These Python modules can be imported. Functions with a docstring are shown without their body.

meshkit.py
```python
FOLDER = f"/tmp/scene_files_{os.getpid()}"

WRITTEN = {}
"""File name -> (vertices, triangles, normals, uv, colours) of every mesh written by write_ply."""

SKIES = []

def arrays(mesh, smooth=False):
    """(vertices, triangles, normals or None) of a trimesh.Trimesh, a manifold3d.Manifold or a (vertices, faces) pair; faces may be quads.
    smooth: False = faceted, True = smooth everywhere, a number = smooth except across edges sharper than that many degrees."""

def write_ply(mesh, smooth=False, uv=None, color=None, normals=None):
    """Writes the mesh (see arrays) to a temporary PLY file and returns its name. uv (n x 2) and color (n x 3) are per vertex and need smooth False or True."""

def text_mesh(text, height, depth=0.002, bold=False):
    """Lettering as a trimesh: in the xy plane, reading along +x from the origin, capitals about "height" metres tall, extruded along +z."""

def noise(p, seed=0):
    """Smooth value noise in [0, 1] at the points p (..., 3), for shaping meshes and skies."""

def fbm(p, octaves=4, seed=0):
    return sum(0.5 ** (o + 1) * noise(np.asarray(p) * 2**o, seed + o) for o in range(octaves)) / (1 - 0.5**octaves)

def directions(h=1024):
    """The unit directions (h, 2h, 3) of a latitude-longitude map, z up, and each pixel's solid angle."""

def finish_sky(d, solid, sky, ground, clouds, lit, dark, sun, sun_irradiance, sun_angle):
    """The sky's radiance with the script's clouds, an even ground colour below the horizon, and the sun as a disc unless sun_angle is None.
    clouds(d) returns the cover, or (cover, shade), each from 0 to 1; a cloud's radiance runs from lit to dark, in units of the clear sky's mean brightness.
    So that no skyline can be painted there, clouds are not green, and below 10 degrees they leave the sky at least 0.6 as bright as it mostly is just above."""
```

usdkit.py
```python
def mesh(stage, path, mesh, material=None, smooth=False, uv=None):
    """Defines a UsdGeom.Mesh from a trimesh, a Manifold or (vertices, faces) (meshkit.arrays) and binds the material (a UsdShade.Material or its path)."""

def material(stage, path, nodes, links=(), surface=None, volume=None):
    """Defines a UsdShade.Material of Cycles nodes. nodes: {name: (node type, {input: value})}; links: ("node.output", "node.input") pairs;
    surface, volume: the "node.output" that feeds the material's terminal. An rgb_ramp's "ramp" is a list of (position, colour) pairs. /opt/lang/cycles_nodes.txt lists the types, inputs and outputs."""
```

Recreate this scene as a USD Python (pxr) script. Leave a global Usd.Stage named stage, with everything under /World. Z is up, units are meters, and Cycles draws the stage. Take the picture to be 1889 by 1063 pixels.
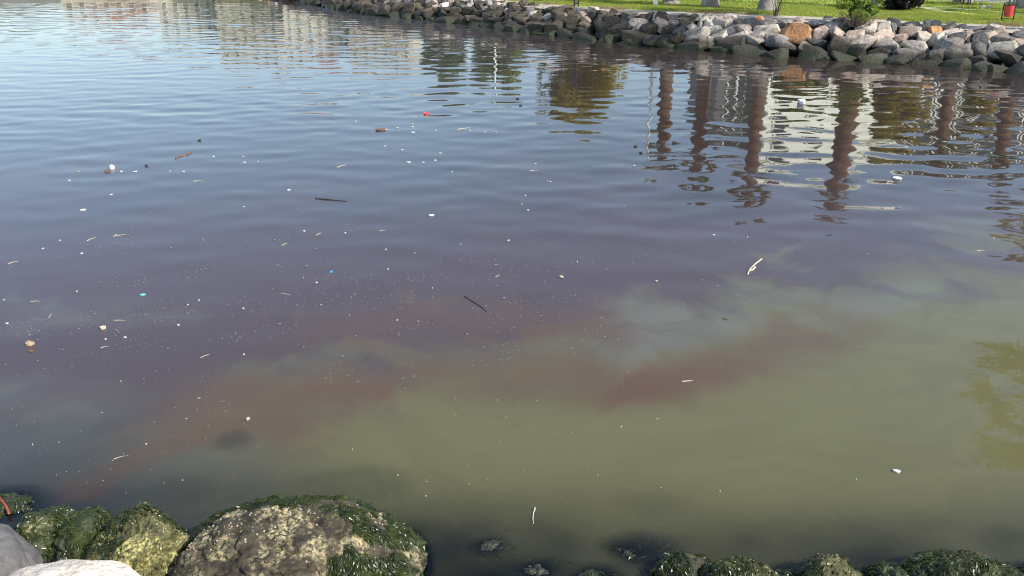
import math, random
import numpy as np, trimesh
import usdkit, meshkit
from meshkit import noise, fbm
from pxr import Usd, UsdGeom, UsdLux, UsdShade, Sdf, Gf, Vt

# ------------------------------------------------------------------ camera, sky, sun, exposure
stage = Usd.Stage.CreateInMemory()
UsdGeom.SetStageUpAxis(stage, UsdGeom.Tokens.z)
UsdGeom.SetStageMetersPerUnit(stage, 1.0)
world = UsdGeom.Xform.Define(stage, '/World')
UsdGeom.Scope.Define(stage, '/World/Looks')

CAM_H, PITCH, FPX, CX, CY = 2.8, math.radians(21.5), 1650.0, 944.5, 531.5
EXPOSURE = 0.7
cam = UsdGeom.Camera.Define(stage, '/World/camera')
cam.AddTranslateOp().Set(Gf.Vec3d(0, 0, CAM_H))
cam.AddRotateXOp().Set(90 - math.degrees(PITCH))
cam.CreateHorizontalApertureAttr(36.0)
cam.CreateVerticalApertureAttr(36.0 * 576 / 1024)
cam.CreateFocalLengthAttr(36.0 * FPX / 1889.0)
cam.CreateClippingRangeAttr(Gf.Vec2f(0.05, 3000))
cam.CreateExposureAttr(EXPOSURE)

SUN = np.array([0.66, -0.44, 0.63]); SUN /= np.linalg.norm(SUN)
SKY_STRENGTH, SUN_INTENSITY = 0.148, 1.2
usdkit.material(stage, '/World/Looks/sky', {
    'sky': ('sky_texture', {'sky_type': 'single_scattering', 'sun_disc': False, 'sun_elevation': math.asin(SUN[2]),
                            'sun_rotation': math.atan2(SUN[0], SUN[1]), 'air_density': 1.0, 'aerosol_density': 1.3, 'ozone_density': 1.0}),
    'bg': ('background_shader', {'strength': SKY_STRENGTH})}, [('sky.color', 'bg.color')], surface='bg.background')
dome = UsdLux.DomeLight.Define(stage, '/World/sky')
dome.GetPrim().SetCustomDataByKey('kind', 'structure')
UsdShade.MaterialBindingAPI.Apply(dome.GetPrim()).Bind(UsdShade.Material.Get(stage, '/World/Looks/sky'))
sun = UsdLux.DistantLight.Define(stage, '/World/sun')
sun.CreateNormalizeAttr(True); sun.CreateIntensityAttr(SUN_INTENSITY); sun.CreateAngleAttr(0.5)
sun.CreateColorAttr(Gf.Vec3f(1.0, 0.95, 0.87))
sun.AddTransformOp().Set(Gf.Matrix4d().SetRotate(Gf.Rotation(Gf.Vec3d(0, 0, 1), Gf.Vec3d(*map(float, SUN)))))

# ------------------------------------------------------------------ helpers
rng = np.random.default_rng(7)
_used = {}


def ray(x, y):
    a, b = (x - CX) / FPX, (CY - y) / FPX
    return np.array([a, math.cos(PITCH) + b * math.sin(PITCH), -math.sin(PITCH) + b * math.cos(PITCH)])


def at(x, y, z=0.0):
    "the point of the level z seen at photo pixel x, y"
    d = ray(x, y)
    t = (z - CAM_H) / d[2]
    return np.array([d[0] * t, d[1] * t, z])


def atY(x, y, Y):
    "the point at distance Y seen at photo pixel x, y"
    d = ray(x, y)
    t = Y / d[1]
    return np.array([d[0] * t, Y, CAM_H + d[2] * t])


def numbered(parent, name):
    k = _used.get((parent, name), -1) + 1
    _used[(parent, name)] = k
    return f'{parent}/{name}' if k == 0 else f'{parent}/{name}_{k:03d}'


def tag(p, label=None, cat=None, group=None, kind=None):
    p = p.GetPrim() if hasattr(p, 'GetPrim') else p
    for k, v in (('label', label), ('category', cat), ('group', group), ('kind', kind)):
        if v:
            p.SetCustomDataByKey(k, v)
    return p


def thing(name, label, cat, loc=(0, 0, 0), rz=0.0, group=None):
    x = UsdGeom.Xform.Define(stage, numbered('/World', name))
    x.AddTranslateOp().Set(Gf.Vec3d(*map(float, loc)))
    x.AddRotateZOp().Set(math.degrees(rz))
    return tag(x, label, cat, group)


def obj(name, mesh, mat, parent=None, smooth=False):
    pp = parent.GetPath().pathString if parent is not None else '/World'
    return usdkit.mesh(stage, numbered(pp, name), mesh, mat, smooth=smooth)


def ref(src, name, label, cat, loc, rz=0.0, group=None):
    r = thing(name, label, cat, loc, rz, group)
    r.GetReferences().AddInternalReference(src.GetPath())
    r.SetInstanceable(True)
    return r


def cat_(ms):
    return trimesh.util.concatenate([m for m in ms])


def box(sx, sy, sz, c=(0, 0, 0), rz=0.0):
    b = trimesh.creation.box((sx, sy, sz))
    if rz:
        b.apply_transform(trimesh.transformations.rotation_matrix(rz, (0, 0, 1)))
    b.apply_translation(c)
    return b


def tube(pts, rad, n=8, cap=True):
    pts = np.asarray(pts, float)
    rad = np.broadcast_to(np.asarray(rad, float), (len(pts),))
    t = np.gradient(pts, axis=0)
    t /= np.linalg.norm(t, axis=1, keepdims=True) + 1e-12
    up = np.array([0, 0, 1.0]) if abs(t[:, 2]).mean() < 0.8 else np.array([1.0, 0, 0])
    a = np.cross(t, up); a /= np.linalg.norm(a, axis=1, keepdims=True) + 1e-12
    b = np.cross(t, a)
    th = np.linspace(0, 2 * math.pi, n, endpoint=False)
    v = (pts[:, None] + rad[:, None, None] * (np.cos(th)[None, :, None] * a[:, None] + np.sin(th)[None, :, None] * b[:, None])).reshape(-1, 3)
    f = []
    for i in range(len(pts) - 1):
        for j in range(n):
            p, q = i * n + j, i * n + (j + 1) % n
            f += [(p, p + n, q + n), (p, q + n, q)]
    if cap:
        for i, flip in ((0, False), (len(pts) - 1, True)):
            c = len(v); v = np.vstack([v, pts[i]])
            for j in range(n):
                p, q = i * n + j, i * n + (j + 1) % n
                f.append((c, p, q) if not flip else (c, q, p))
    return trimesh.Trimesh(v, f, process=False)


def bar(a, b, w, n=4):
    return tube([a, b], w / 2, n)


def smoothstep(a, b, x):
    t = np.clip((np.asarray(x, float) - a) / (b - a), 0, 1)
    return t * t * (3 - 2 * t)


# ------------------------------------------------------------------ materials
def mat(name, col, rough=0.7, var=0.0, scale=6.0, bump=0.0, bscale=30.0, dist=0.02, spec=0.5, col2=None, metallic=0.0, detail=5.0, rand=0.0):
    """one or two tones mixed by noise in world space, with fine relief"""
    c1 = np.array(col, float)
    c2 = np.array(col2, float) if col2 is not None else c1 * (1 - var)
    n = {'g': ('geometry', {}), 'n': ('noise_texture', {'scale': scale, 'detail': detail, 'roughness': 0.6}),
         'r': ('rgb_ramp', {'ramp': [(0.36, tuple(c2)), (0.64, tuple(c1))]}),
         'p': ('principled_bsdf', {'roughness': rough, 'specular_ior_level': spec, 'metallic': metallic})}
    l = [('g.position', 'n.vector'), ('n.fac', 'r.fac')]
    last = 'r.color'
    if rand:
        n['o'] = ('geometry', {})
        n['mr'] = ('map_range', {'from_min': 0.0, 'from_max': 1.0, 'to_min': 1 - rand, 'to_max': 1 + rand})
        n['h'] = ('hsv', {})
        l += [('o.random_per_island', 'mr.value'), ('mr.result', 'h.value'), (last, 'h.color')]
        last = 'h.color'
    l.append((last, 'p.base_color'))
    if bump:
        n['bn'] = ('noise_texture', {'scale': bscale, 'detail': 6.0, 'roughness': 0.65})
        n['b'] = ('bump', {'strength': bump, 'distance': dist})
        l += [('g.position', 'bn.vector'), ('bn.fac', 'b.height'), ('b.normal', 'p.normal')]
    return usdkit.material(stage, f'/World/Looks/{name}', n, l, surface='p.BSDF')


def leaf_mat(name, col, col2, rough=0.5, trans=0.35, spec=0.4, scale=1.5):
    n = {'g': ('geometry', {}), 'n': ('noise_texture', {'scale': scale, 'detail': 3.0}),
         'r': ('rgb_ramp', {'ramp': [(0.3, col2), (0.7, col)]}),
         'mr': ('map_range', {'from_min': 0.0, 'from_max': 1.0, 'to_min': 0.6, 'to_max': 1.4}),
         'h': ('hsv', {}), 'p': ('principled_bsdf', {'roughness': rough, 'specular_ior_level': spec}),
         't': ('translucent_bsdf', {}), 'm': ('mix_closure', {'fac': trans})}
    l = [('g.position', 'n.vector'), ('n.fac', 'r.fac'), ('r.color', 'h.color'), ('g.random_per_island', 'mr.value'), ('mr.result', 'h.value'),
         ('h.color', 'p.base_color'), ('h.color', 't.color'), ('p.BSDF', 'm.closure1'), ('t.BSDF', 'm.closure2')]
    return usdkit.material(stage, f'/World/Looks/{name}', n, l, surface='m.closure')


def stone_mat(name, pale, mid, dark_line=0.30, algae_line=0.13, dark=(0.030, 0.026, 0.019), algae=(0.026, 0.031, 0.012)):
    """quarried stone: its own mottled tone, stained dark up to the splash line and green up to the tide line (world height)"""
    n = {'g': ('geometry', {}), 's': ('separate_xyz', {}), 'oi': ('object_info', {}),
         'n': ('noise_texture', {'scale': 3.2, 'detail': 7.0, 'roughness': 0.66}),
         'n2': ('noise_texture', {'scale': 11.0, 'detail': 6.0, 'roughness': 0.75}),
         'r': ('rgb_ramp', {'ramp': [(0.33, mid), (0.5, tuple(0.5 * (np.array(mid) + np.array(pale)))), (0.68, pale)]}),
         'sp': ('rgb_ramp', {'ramp': [(0.33, (0.40, 0.39, 0.38)), (0.5, (0.95, 0.95, 0.95)), (0.68, (1.30, 1.28, 1.24))]}),
         'mul': ('mix_color', {'blend_type': 'multiply', 'fac': 1.0, 'use_clamp': False}),
         'mv': ('map_range', {'from_min': 0.0, 'from_max': 1.0, 'to_min': 0.65, 'to_max': 1.25}),
         'hv': ('hsv', {}),
         'zz': ('math', {'math_type': 'multiply_add', 'value2': 0.30, 'value3': -0.15}),
         'za': ('math', {'math_type': 'add'}),
         'd': ('map_range', {'from_min': dark_line - 0.07, 'from_max': dark_line + 0.07, 'to_min': 1.0, 'to_max': 0.0, 'clamp': True}),
         'a': ('map_range', {'from_min': algae_line - 0.05, 'from_max': algae_line + 0.04, 'to_min': 1.0, 'to_max': 0.0, 'clamp': True}),
         'dm': ('math', {'math_type': 'multiply', 'value2': 0.85}),
         'm1': ('mix_color', {'b': dark}), 'm2': ('mix_color', {'b': algae}),
         'rg': ('map_range', {'from_min': 0.0, 'from_max': 1.0, 'to_min': 0.85, 'to_max': 0.45}),
         'bn': ('noise_texture', {'scale': 14.0, 'detail': 8.0, 'roughness': 0.7}),
         'b': ('bump', {'strength': 1.0, 'distance': 0.06}),
         'p': ('principled_bsdf', {'specular_ior_level': 0.35})}
    l = [('g.position', 's.vector'), ('g.position', 'n.vector'), ('g.position', 'n2.vector'), ('n.fac', 'r.fac'), ('n2.fac', 'sp.fac'),
         ('r.color', 'mul.a'), ('sp.color', 'mul.b'), ('oi.random', 'mv.value'), ('mv.result', 'hv.value'), ('mul.result', 'hv.color'),
         ('n.fac', 'zz.value1'), ('zz.value', 'za.value1'), ('s.z', 'za.value2'), ('za.value', 'd.value'), ('za.value', 'a.value'),
         ('d.result', 'dm.value1'), ('dm.value', 'm1.fac'), ('hv.color', 'm1.a'), ('m1.result', 'm2.a'), ('a.result', 'm2.fac'),
         ('a.result', 'rg.value'), ('rg.result', 'p.roughness'), ('m2.result', 'p.base_color'),
         ('g.position', 'bn.vector'), ('bn.fac', 'b.height'), ('b.normal', 'p.normal')]
    return usdkit.material(stage, f'/World/Looks/{name}', n, l, surface='p.BSDF')


def shore_rock_mat(name, base, patch, patch_lo=0.5, wet_line=0.10):
    """tidal boulder: dark base, cream barnacle crust in blotches, darker and glossy where it is wet"""
    n = {'g': ('geometry', {}), 's': ('separate_xyz', {}),
         'n': ('noise_texture', {'scale': 5.5, 'detail': 6.0, 'roughness': 0.62}),
         'n2': ('noise_texture', {'scale': 48.0, 'detail': 4.0, 'roughness': 0.75}),
         'n3': ('noise_texture', {'scale': 15.0, 'detail': 5.0, 'roughness': 0.7}),
         'r1': ('rgb_ramp', {'ramp': [(0.3, tuple(np.array(base) * 0.25)), (0.52, base), (0.72, tuple(np.array(base) * 1.9))]}),
         'pm': ('rgb_ramp', {'ramp': [(patch_lo, (0, 0, 0)), (patch_lo + 0.10, (1, 1, 1))]}),
         'sm': ('rgb_ramp', {'ramp': [(0.42, (0, 0, 0)), (0.6, (1, 1, 1))]}),
         'mm': ('math', {'math_type': 'multiply'}),
         'm': ('mix_color', {'b': patch}),
         'w': ('map_range', {'from_min': wet_line - 0.06, 'from_max': wet_line + 0.08, 'to_min': 1.0, 'to_max': 0.0, 'clamp': True}),
         'wc': ('mix_color', {'b': (0.018, 0.022, 0.012)}), 'wf': ('math', {'math_type': 'multiply', 'value2': 0.8}),
         'rg': ('map_range', {'from_min': 0.0, 'from_max': 1.0, 'to_min': 0.72, 'to_max': 0.3}),
         'b': ('bump', {'strength': 0.9, 'distance': 0.02}), 'b2': ('bump', {'strength': 0.7, 'distance': 0.006}),
         'p': ('principled_bsdf', {'specular_ior_level': 0.3})}
    l = [('g.position', 's.vector'), ('g.position', 'n.vector'), ('g.position', 'n2.vector'), ('g.position', 'n3.vector'),
         ('n3.fac', 'r1.fac'), ('n.fac', 'pm.fac'), ('n2.fac', 'sm.fac'), ('pm.color', 'mm.value1'), ('sm.color', 'mm.value2'),
         ('r1.color', 'm.a'), ('mm.value', 'm.fac'), ('s.z', 'w.value'), ('w.result', 'wf.value1'), ('wf.value', 'wc.fac'), ('m.result', 'wc.a'),
         ('w.result', 'rg.value'), ('rg.result', 'p.roughness'), ('wc.result', 'p.base_color'),
         ('n3.fac', 'b.height'), ('n2.fac', 'b2.height'), ('b.normal', 'b2.normal'), ('b2.normal', 'p.normal')]
    return usdkit.material(stage, f'/World/Looks/{name}', n, l, surface='p.BSDF')


M = {}
M['stone_grey'] = stone_mat('stone_grey', (0.38, 0.345, 0.295), (0.17, 0.155, 0.14))
M['stone_pale'] = stone_mat('stone_pale', (0.56, 0.50, 0.42), (0.30, 0.26, 0.22), dark_line=0.24)
M['stone_pink'] = stone_mat('stone_pink', (0.46, 0.36, 0.29), (0.24, 0.19, 0.16), dark_line=0.24)
M['stone_orange'] = stone_mat('stone_orange', (0.52, 0.27, 0.12), (0.34, 0.17, 0.085), dark_line=0.16, algae_line=0.05)
M['stone_blue'] = stone_mat('stone_blue', (0.18, 0.175, 0.165), (0.078, 0.076, 0.074))
M['stone_dark'] = stone_mat('stone_dark', (0.12, 0.10, 0.07), (0.050, 0.043, 0.031), dark_line=0.34, algae_line=0.16)
M['soil'] = mat('soil', (0.07, 0.06, 0.05), 0.95, var=0.5, scale=2.0, bump=0.6)
M['seabed'] = mat('seabed', (0.05, 0.05, 0.035), 0.95, var=0.4, scale=1.0)
M['shore_bed'] = mat('shore_bed', (0.030, 0.032, 0.022), 0.9, var=0.6, scale=5.0, bump=0.6)
M['lawn'] = mat('lawn', (0.33, 0.41, 0.06), 0.9, scale=0.9, col2=(0.22, 0.31, 0.04), bump=0.5, bscale=14, dist=0.05, detail=8)
M['path'] = mat('path', (0.40, 0.35, 0.28), 0.9, scale=2.5, col2=(0.29, 0.25, 0.20), bump=0.4, bscale=40, dist=0.02, detail=8)
M['bare'] = mat('bare_ground', (0.42, 0.38, 0.24), 0.95, scale=3.0, col2=(0.28, 0.28, 0.12), detail=7)
M['asphalt'] = mat('asphalt', (0.22, 0.22, 0.22), 0.85, var=0.2, scale=3.0)
M['cycle'] = mat('cycle_paint', (0.30, 0.48, 0.48), 0.7, var=0.2, scale=2.0)
M['grass'] = leaf_mat('grass_blade', (0.54, 0.56, 0.12), (0.34, 0.46, 0.065), 0.8, 0.45)
M['dry_grass'] = leaf_mat('dry_grass', (0.45, 0.36, 0.17), (0.30, 0.24, 0.11), 0.7, 0.3)
M['shrub_leaf'] = leaf_mat('shrub_leaf', (0.42, 0.55, 0.08), (0.18, 0.30, 0.04), 0.5, 0.5, scale=4.0)
M['dark_leaf'] = leaf_mat('dark_leaf', (0.028, 0.020, 0.022), (0.010, 0.008, 0.010), 0.5, 0.15)
M['tree_leaf'] = leaf_mat('tree_leaf', (0.60, 0.50, 0.035), (0.38, 0.32, 0.025), 0.5, 0.45)
M['tree_leaf_green'] = leaf_mat('tree_leaf_green', (0.32, 0.38, 0.05), (0.16, 0.21, 0.03), 0.5, 0.35)
M['frond'] = leaf_mat('frond', (0.36, 0.35, 0.05), (0.19, 0.19, 0.03), 0.5, 0.4)
M['bark'] = mat('bark', (0.17, 0.12, 0.085), 0.95, var=0.6, scale=9.0, bump=0.8, bscale=12, dist=0.05)
M['palm_trunk'] = usdkit.material(stage, '/World/Looks/palm_trunk', {
    'g': ('geometry', {}), 's': ('separate_xyz', {}), 'n': ('noise_texture', {'scale': 6.0, 'detail': 6.0, 'roughness': 0.65}),
    'r': ('rgb_ramp', {'ramp': [(0.36, (0.060, 0.033, 0.021)), (0.64, (0.155, 0.088, 0.058))]}),
    'r2': ('rgb_ramp', {'ramp': [(0.36, (0.12, 0.11, 0.10)), (0.64, (0.25, 0.23, 0.205))]}),
    'z': ('map_range', {'from_min': 1.1, 'from_max': 1.9, 'to_min': 0.0, 'to_max': 1.0, 'clamp': True}), 'm': ('mix_color', {}),
    'b': ('bump', {'strength': 0.9, 'distance': 0.06}), 'p': ('principled_bsdf', {'roughness': 0.95})},
    [('g.position', 's.vector'), ('g.position', 'n.vector'), ('n.fac', 'r.fac'), ('n.fac', 'r2.fac'), ('s.z', 'z.value'), ('z.result', 'm.fac'),
     ('r2.color', 'm.a'), ('r.color', 'm.b'), ('m.result', 'p.base_color'), ('n.fac', 'b.height'), ('b.normal', 'p.normal')], surface='p.BSDF')
M['twig'] = mat('dry_twig', (0.16, 0.115, 0.085), 0.9, var=0.5, scale=20.0)
M['white_paint'] = mat('white_paint', (0.78, 0.78, 0.76), 0.5, var=0.08, scale=2.0)
M['facade_white'] = mat('facade_white', (0.88, 0.87, 0.84), 0.85, var=0.05, scale=0.6)
M['facade_grey'] = mat('facade_grey', (0.13, 0.125, 0.145), 0.8, var=0.12, scale=0.6)
M['facade_cream'] = mat('facade_cream', (0.52, 0.48, 0.41), 0.85, var=0.1, scale=0.3)
M['facade_tan'] = mat('facade_tan', (0.46, 0.41, 0.35), 0.85, var=0.1, scale=0.3)
M['glass_dark'] = mat('window_glass', (0.03, 0.035, 0.045), 0.1, spec=0.6)
M['roof_tile'] = mat('roof_tile', (0.36, 0.15, 0.09), 0.85, var=0.3, scale=2.0)
M['black_metal'] = mat('black_metal', (0.022, 0.022, 0.024), 0.45, var=0.2, scale=10)
M['red_metal'] = mat('red_metal', (0.50, 0.035, 0.035), 0.45, var=0.25, scale=8, spec=0.5)
M['slat'] = mat('dark_slat', (0.06, 0.062, 0.07), 0.6, var=0.3, scale=12)
M['concrete'] = mat('concrete', (0.55, 0.53, 0.47), 0.9, var=0.2, scale=5)
M['white_scrap'] = mat('white_scrap', (0.54, 0.54, 0.51), 0.5, var=0.15, scale=60)
M['cream_scrap'] = mat('cream_scrap', (0.48, 0.42, 0.30), 0.7, var=0.35, scale=60)
M['tan_scrap'] = mat('tan_scrap', (0.38, 0.28, 0.17), 0.8, var=0.45, scale=50)
M['straw'] = mat('straw', (0.46, 0.42, 0.31), 0.7, var=0.3, scale=50)
M['brown_leaf'] = mat('brown_leaf', (0.16, 0.085, 0.045), 0.7, var=0.5, scale=40)
M['dark_twig'] = mat('dark_twig', (0.03, 0.023, 0.018), 0.6, var=0.4, scale=40)
M['red_plastic'] = mat('red_plastic', (0.70, 0.06, 0.07), 0.4)
M['orange_plastic'] = mat('orange_plastic', (0.34, 0.075, 0.04), 0.5, var=0.3, scale=30)
M['cyan_plastic'] = mat('cyan_plastic', (0.15, 0.75, 0.72), 0.4)
M['blue_plastic'] = mat('blue_plastic', (0.04, 0.32, 0.62), 0.4)
M['green_scrap'] = mat('green_scrap', (0.15, 0.30, 0.14), 0.6)
M['scum'] = mat('scum', (0.31, 0.30, 0.27), 0.7, rand=0.35)
M['barnacle'] = mat('barnacle', (0.50, 0.46, 0.34), 0.85, rand=0.35)
M['algae'] = leaf_mat('algae', (0.085, 0.108, 0.020), (0.022, 0.038, 0.008), 0.33, 0.2, 0.5, scale=14.0)
M['kelp'] = leaf_mat('kelp', (0.022, 0.032, 0.014), (0.010, 0.014, 0.008), 0.3, 0.15, 0.8, scale=9.0)
M['yellow_algae'] = leaf_mat('yellow_algae', (0.24, 0.22, 0.06), (0.10, 0.10, 0.025), 0.4, 0.2, 0.6, scale=14.0)
M['rock_crust'] = shore_rock_mat('rock_crust', (0.044, 0.036, 0.023), (0.40, 0.34, 0.19), 0.51)
M['rock_yellow'] = shore_rock_mat('rock_yellow', (0.060, 0.060, 0.024), (0.40, 0.36, 0.14), 0.49, wet_line=0.04)
M['rock_moss'] = shore_rock_mat('rock_moss', (0.030, 0.040, 0.016), (0.34, 0.30, 0.16), 0.58)
M['rock_wet'] = shore_rock_mat('rock_wet', (0.045, 0.042, 0.034), (0.40, 0.34, 0.24), 0.60, wet_line=0.16)
M['rock_grey'] = mat('rock_grey', (0.115, 0.110, 0.108), 0.7, scale=6, col2=(0.07, 0.066, 0.064), bump=0.6, bscale=26, dist=0.02, detail=8)
M['rock_white'] = mat('rock_white', (0.60, 0.55, 0.47), 0.85, scale=7, col2=(0.42, 0.37, 0.31), bump=0.8, bscale=18, dist=0.03, detail=9)

# water: Fresnel mirror over a turbid body; the body's pigment and how much of the bottom still shows are vertex data
usdkit.material(stage, '/World/Looks/water', {
    'col': ('attribute', {'attribute': 'pigment'}), 'op': ('attribute', {'attribute': 'turbidity'}),
    'g': ('geometry', {}), 'mp': ('mapping', {'scale': (1.0, 1.6, 1.0)}),
    'n': ('noise_texture', {'scale': 9.0, 'detail': 2.0, 'roughness': 0.5}),
    'b': ('bump', {'strength': 0.12, 'distance': 0.002}),
    'f': ('fresnel', {'IOR': 1.33}),
    'd': ('diffuse_bsdf', {}), 't': ('transparent_bsdf', {'color': (0.62, 0.68, 0.60)}),
    'gl': ('glossy_bsdf', {'color': (1, 1, 1), 'roughness': 0.0}),
    'm1': ('mix_closure', {}), 'm2': ('mix_closure', {})},
    [('col.color', 'd.color'), ('op.fac', 'm1.fac'), ('t.BSDF', 'm1.closure1'), ('d.BSDF', 'm1.closure2'),
     ('g.position', 'mp.vector'), ('mp.vector', 'n.vector'), ('n.fac', 'b.height'), ('b.normal', 'gl.normal'),
     ('f.fac', 'm2.fac'), ('m1.closure', 'm2.closure1'), ('gl.BSDF', 'm2.closure2')], surface='m2.closure')

# ------------------------------------------------------------------ shoreline and land
LAND_Z = 0.72
INLAND = np.array([0.6, 0.8])
W_px = [(540, -2), (663, 24), (811, 39), (893, 48), (981, 61), (1130, 76), (1269, 90), (1429, 104), (1597, 112), (1732, 120), (1889, 136)]
T_px = [(540, -24), (663, -10), (811, 4), (893, 10), (1000, 18), (1130, 26), (1269, 33), (1429, 37), (1597, 42), (1732, 47), (1889, 57)]
G_px = [(540, -34), (663, -22), (811, -6), (893, 1), (1000, 8), (1112, 16), (1238, 22), (1429, 29), (1597, 36), (1732, 43), (1889, 49)]
left = [(-150, 105), (-80, 95), (-40, 80), (-22, 65), (-14.5, 53)]
right = [(14.5, 16.5), (20, 12), (30, 5), (48, -6)]


def line(px, z, off):
    p = [at(x, y, z)[:2] for x, y in px]
    return np.array([np.array(q) + off * INLAND for q in left] + p + [np.array(q) + off * INLAND for q in right])


def resample(P, n=260):
    s = np.r_[0, np.cumsum(np.linalg.norm(np.diff(P, axis=0), axis=1))]
    k = np.linspace(0, len(P) - 1, n)
    return np.stack([np.interp(k, np.arange(len(P)), P[:, i]) for i in (0, 1)], 1)


WL, TL, GL = line(W_px, 0.0, 0.0), line(T_px, LAND_Z, 1.3), line(G_px, LAND_Z, 2.6)
# keep the top edge inland of the waterline
TL = np.where((((TL - WL) @ INLAND) < 0.9)[:, None], WL + INLAND * 0.9, TL)
GL = np.where((((GL - TL) @ INLAND) < 0.5)[:, None], TL + INLAND * 0.5, GL)
Wr, Tr, Gr = resample(WL), resample(TL), resample(GL)


def loft(rows):
    n = len(rows[0])
    v = np.vstack([r for r in rows])
    f = []
    for i in range(len(rows) - 1):
        a = np.arange(n - 1) + i * n
        f.append(np.stack([a, a + 1, a + n + 1, a + n], 1))
    f = np.vstack(f)
    t = np.vstack([f[:, [0, 1, 2]], f[:, [0, 2, 3]]])
    m = trimesh.Trimesh(v, t, process=False)
    if m.face_normals[:, 2].mean() < 0:
        m.invert()
    return m


def lift(P, z):
    return np.column_stack([P, np.full(len(P), z) if np.ndim(z) == 0 else z])


bank = loft([lift(Wr - INLAND * 4.0, -1.6), lift(Wr - INLAND * 0.5, -0.55), lift(Wr + INLAND * 0.25, -0.2), lift(0.4 * Wr + 0.6 * Tr, 0.22), lift(Tr - INLAND * 0.05, LAND_Z - 0.10), lift(Tr + INLAND * 0.05, LAND_Z - 0.004)])
tag(obj('bank', bank, M['soil']), kind='structure')
lawn = loft([lift(Tr + INLAND * 0.05, LAND_Z - 0.004)] + [lift(Gr + INLAND * d, LAND_Z + 0.02 * (d > 1)) for d in (0.0, 2.0, 5.0, 9.0, 15.0, 30.0, 80.0, 250.0, 600.0)])
tag(obj('lawn', lawn, M['lawn'], smooth=True), kind='structure')
wob = 0.10 * (fbm(np.column_stack([Gr * 1.3, np.zeros(len(Gr))]), 4, 3) - 0.5)[:, None] * INLAND
path = loft([lift(Tr - INLAND * 0.22, LAND_Z - 0.05), lift(Tr + INLAND * 0.06, LAND_Z + 0.004), lift(Gr + wob * 3, LAND_Z + 0.010)])
tag(obj('path', path, M['path']), kind='structure')


def ribbon(name, m, px, half, z):
    "a strip of ground between points seen at the photo's pixels"
    P = np.array([at(x, y, z)[:2] for x, y in px])
    s = np.linspace(0, len(P) - 1, 30)
    P = np.stack([np.interp(s, np.arange(len(P)), P[:, i]) for i in (0, 1)], 1)
    t = np.gradient(P, axis=0); t /= np.linalg.norm(t, axis=1, keepdims=True)
    n = np.stack([-t[:, 1], t[:, 0]], 1)
    h = half * (0.8 + 0.4 * fbm(np.column_stack([P * 0.9, np.zeros(len(P))]), 3, 5))[:, None] if half < 1 else half
    return tag(obj(name, loft([lift(P - n * h, z), lift(P + n * h, z)]), M[m]), kind='structure')


ribbon('cycle_path', 'cycle', [(1730, 14), (1790, 20), (1840, 24), (1900, 29), (2100, 44)], 0.32, LAND_Z + 0.028)
ribbon('worn_track', 'bare', [(1690, 12), (1725, 20), (1760, 25), (1800, 29)], 0.22, LAND_Z + 0.026)
ribbon('road', 'asphalt', [(1560, -26), (1760, -9), (1900, -2), (2300, 24)], 3.4, LAND_Z + 0.026)
sb = trimesh.creation.box((1600, 1600, 0.2)); sb.apply_translation((0, 500, -1.75))
tag(obj('seabed', sb, M['seabed']), kind='structure')
bed_y = np.array([-40, -8, 0.8, 2.2, 3.2, 3.5, 3.8, 4.0, 4.2, 4.5, 5.0, 6.5])
bed_z = np.array([1.2, 1.2, 1.1, 0.45, -0.01, -0.06, -0.11, -0.17, -0.33, -0.68, -1.10, -1.64])


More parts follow.
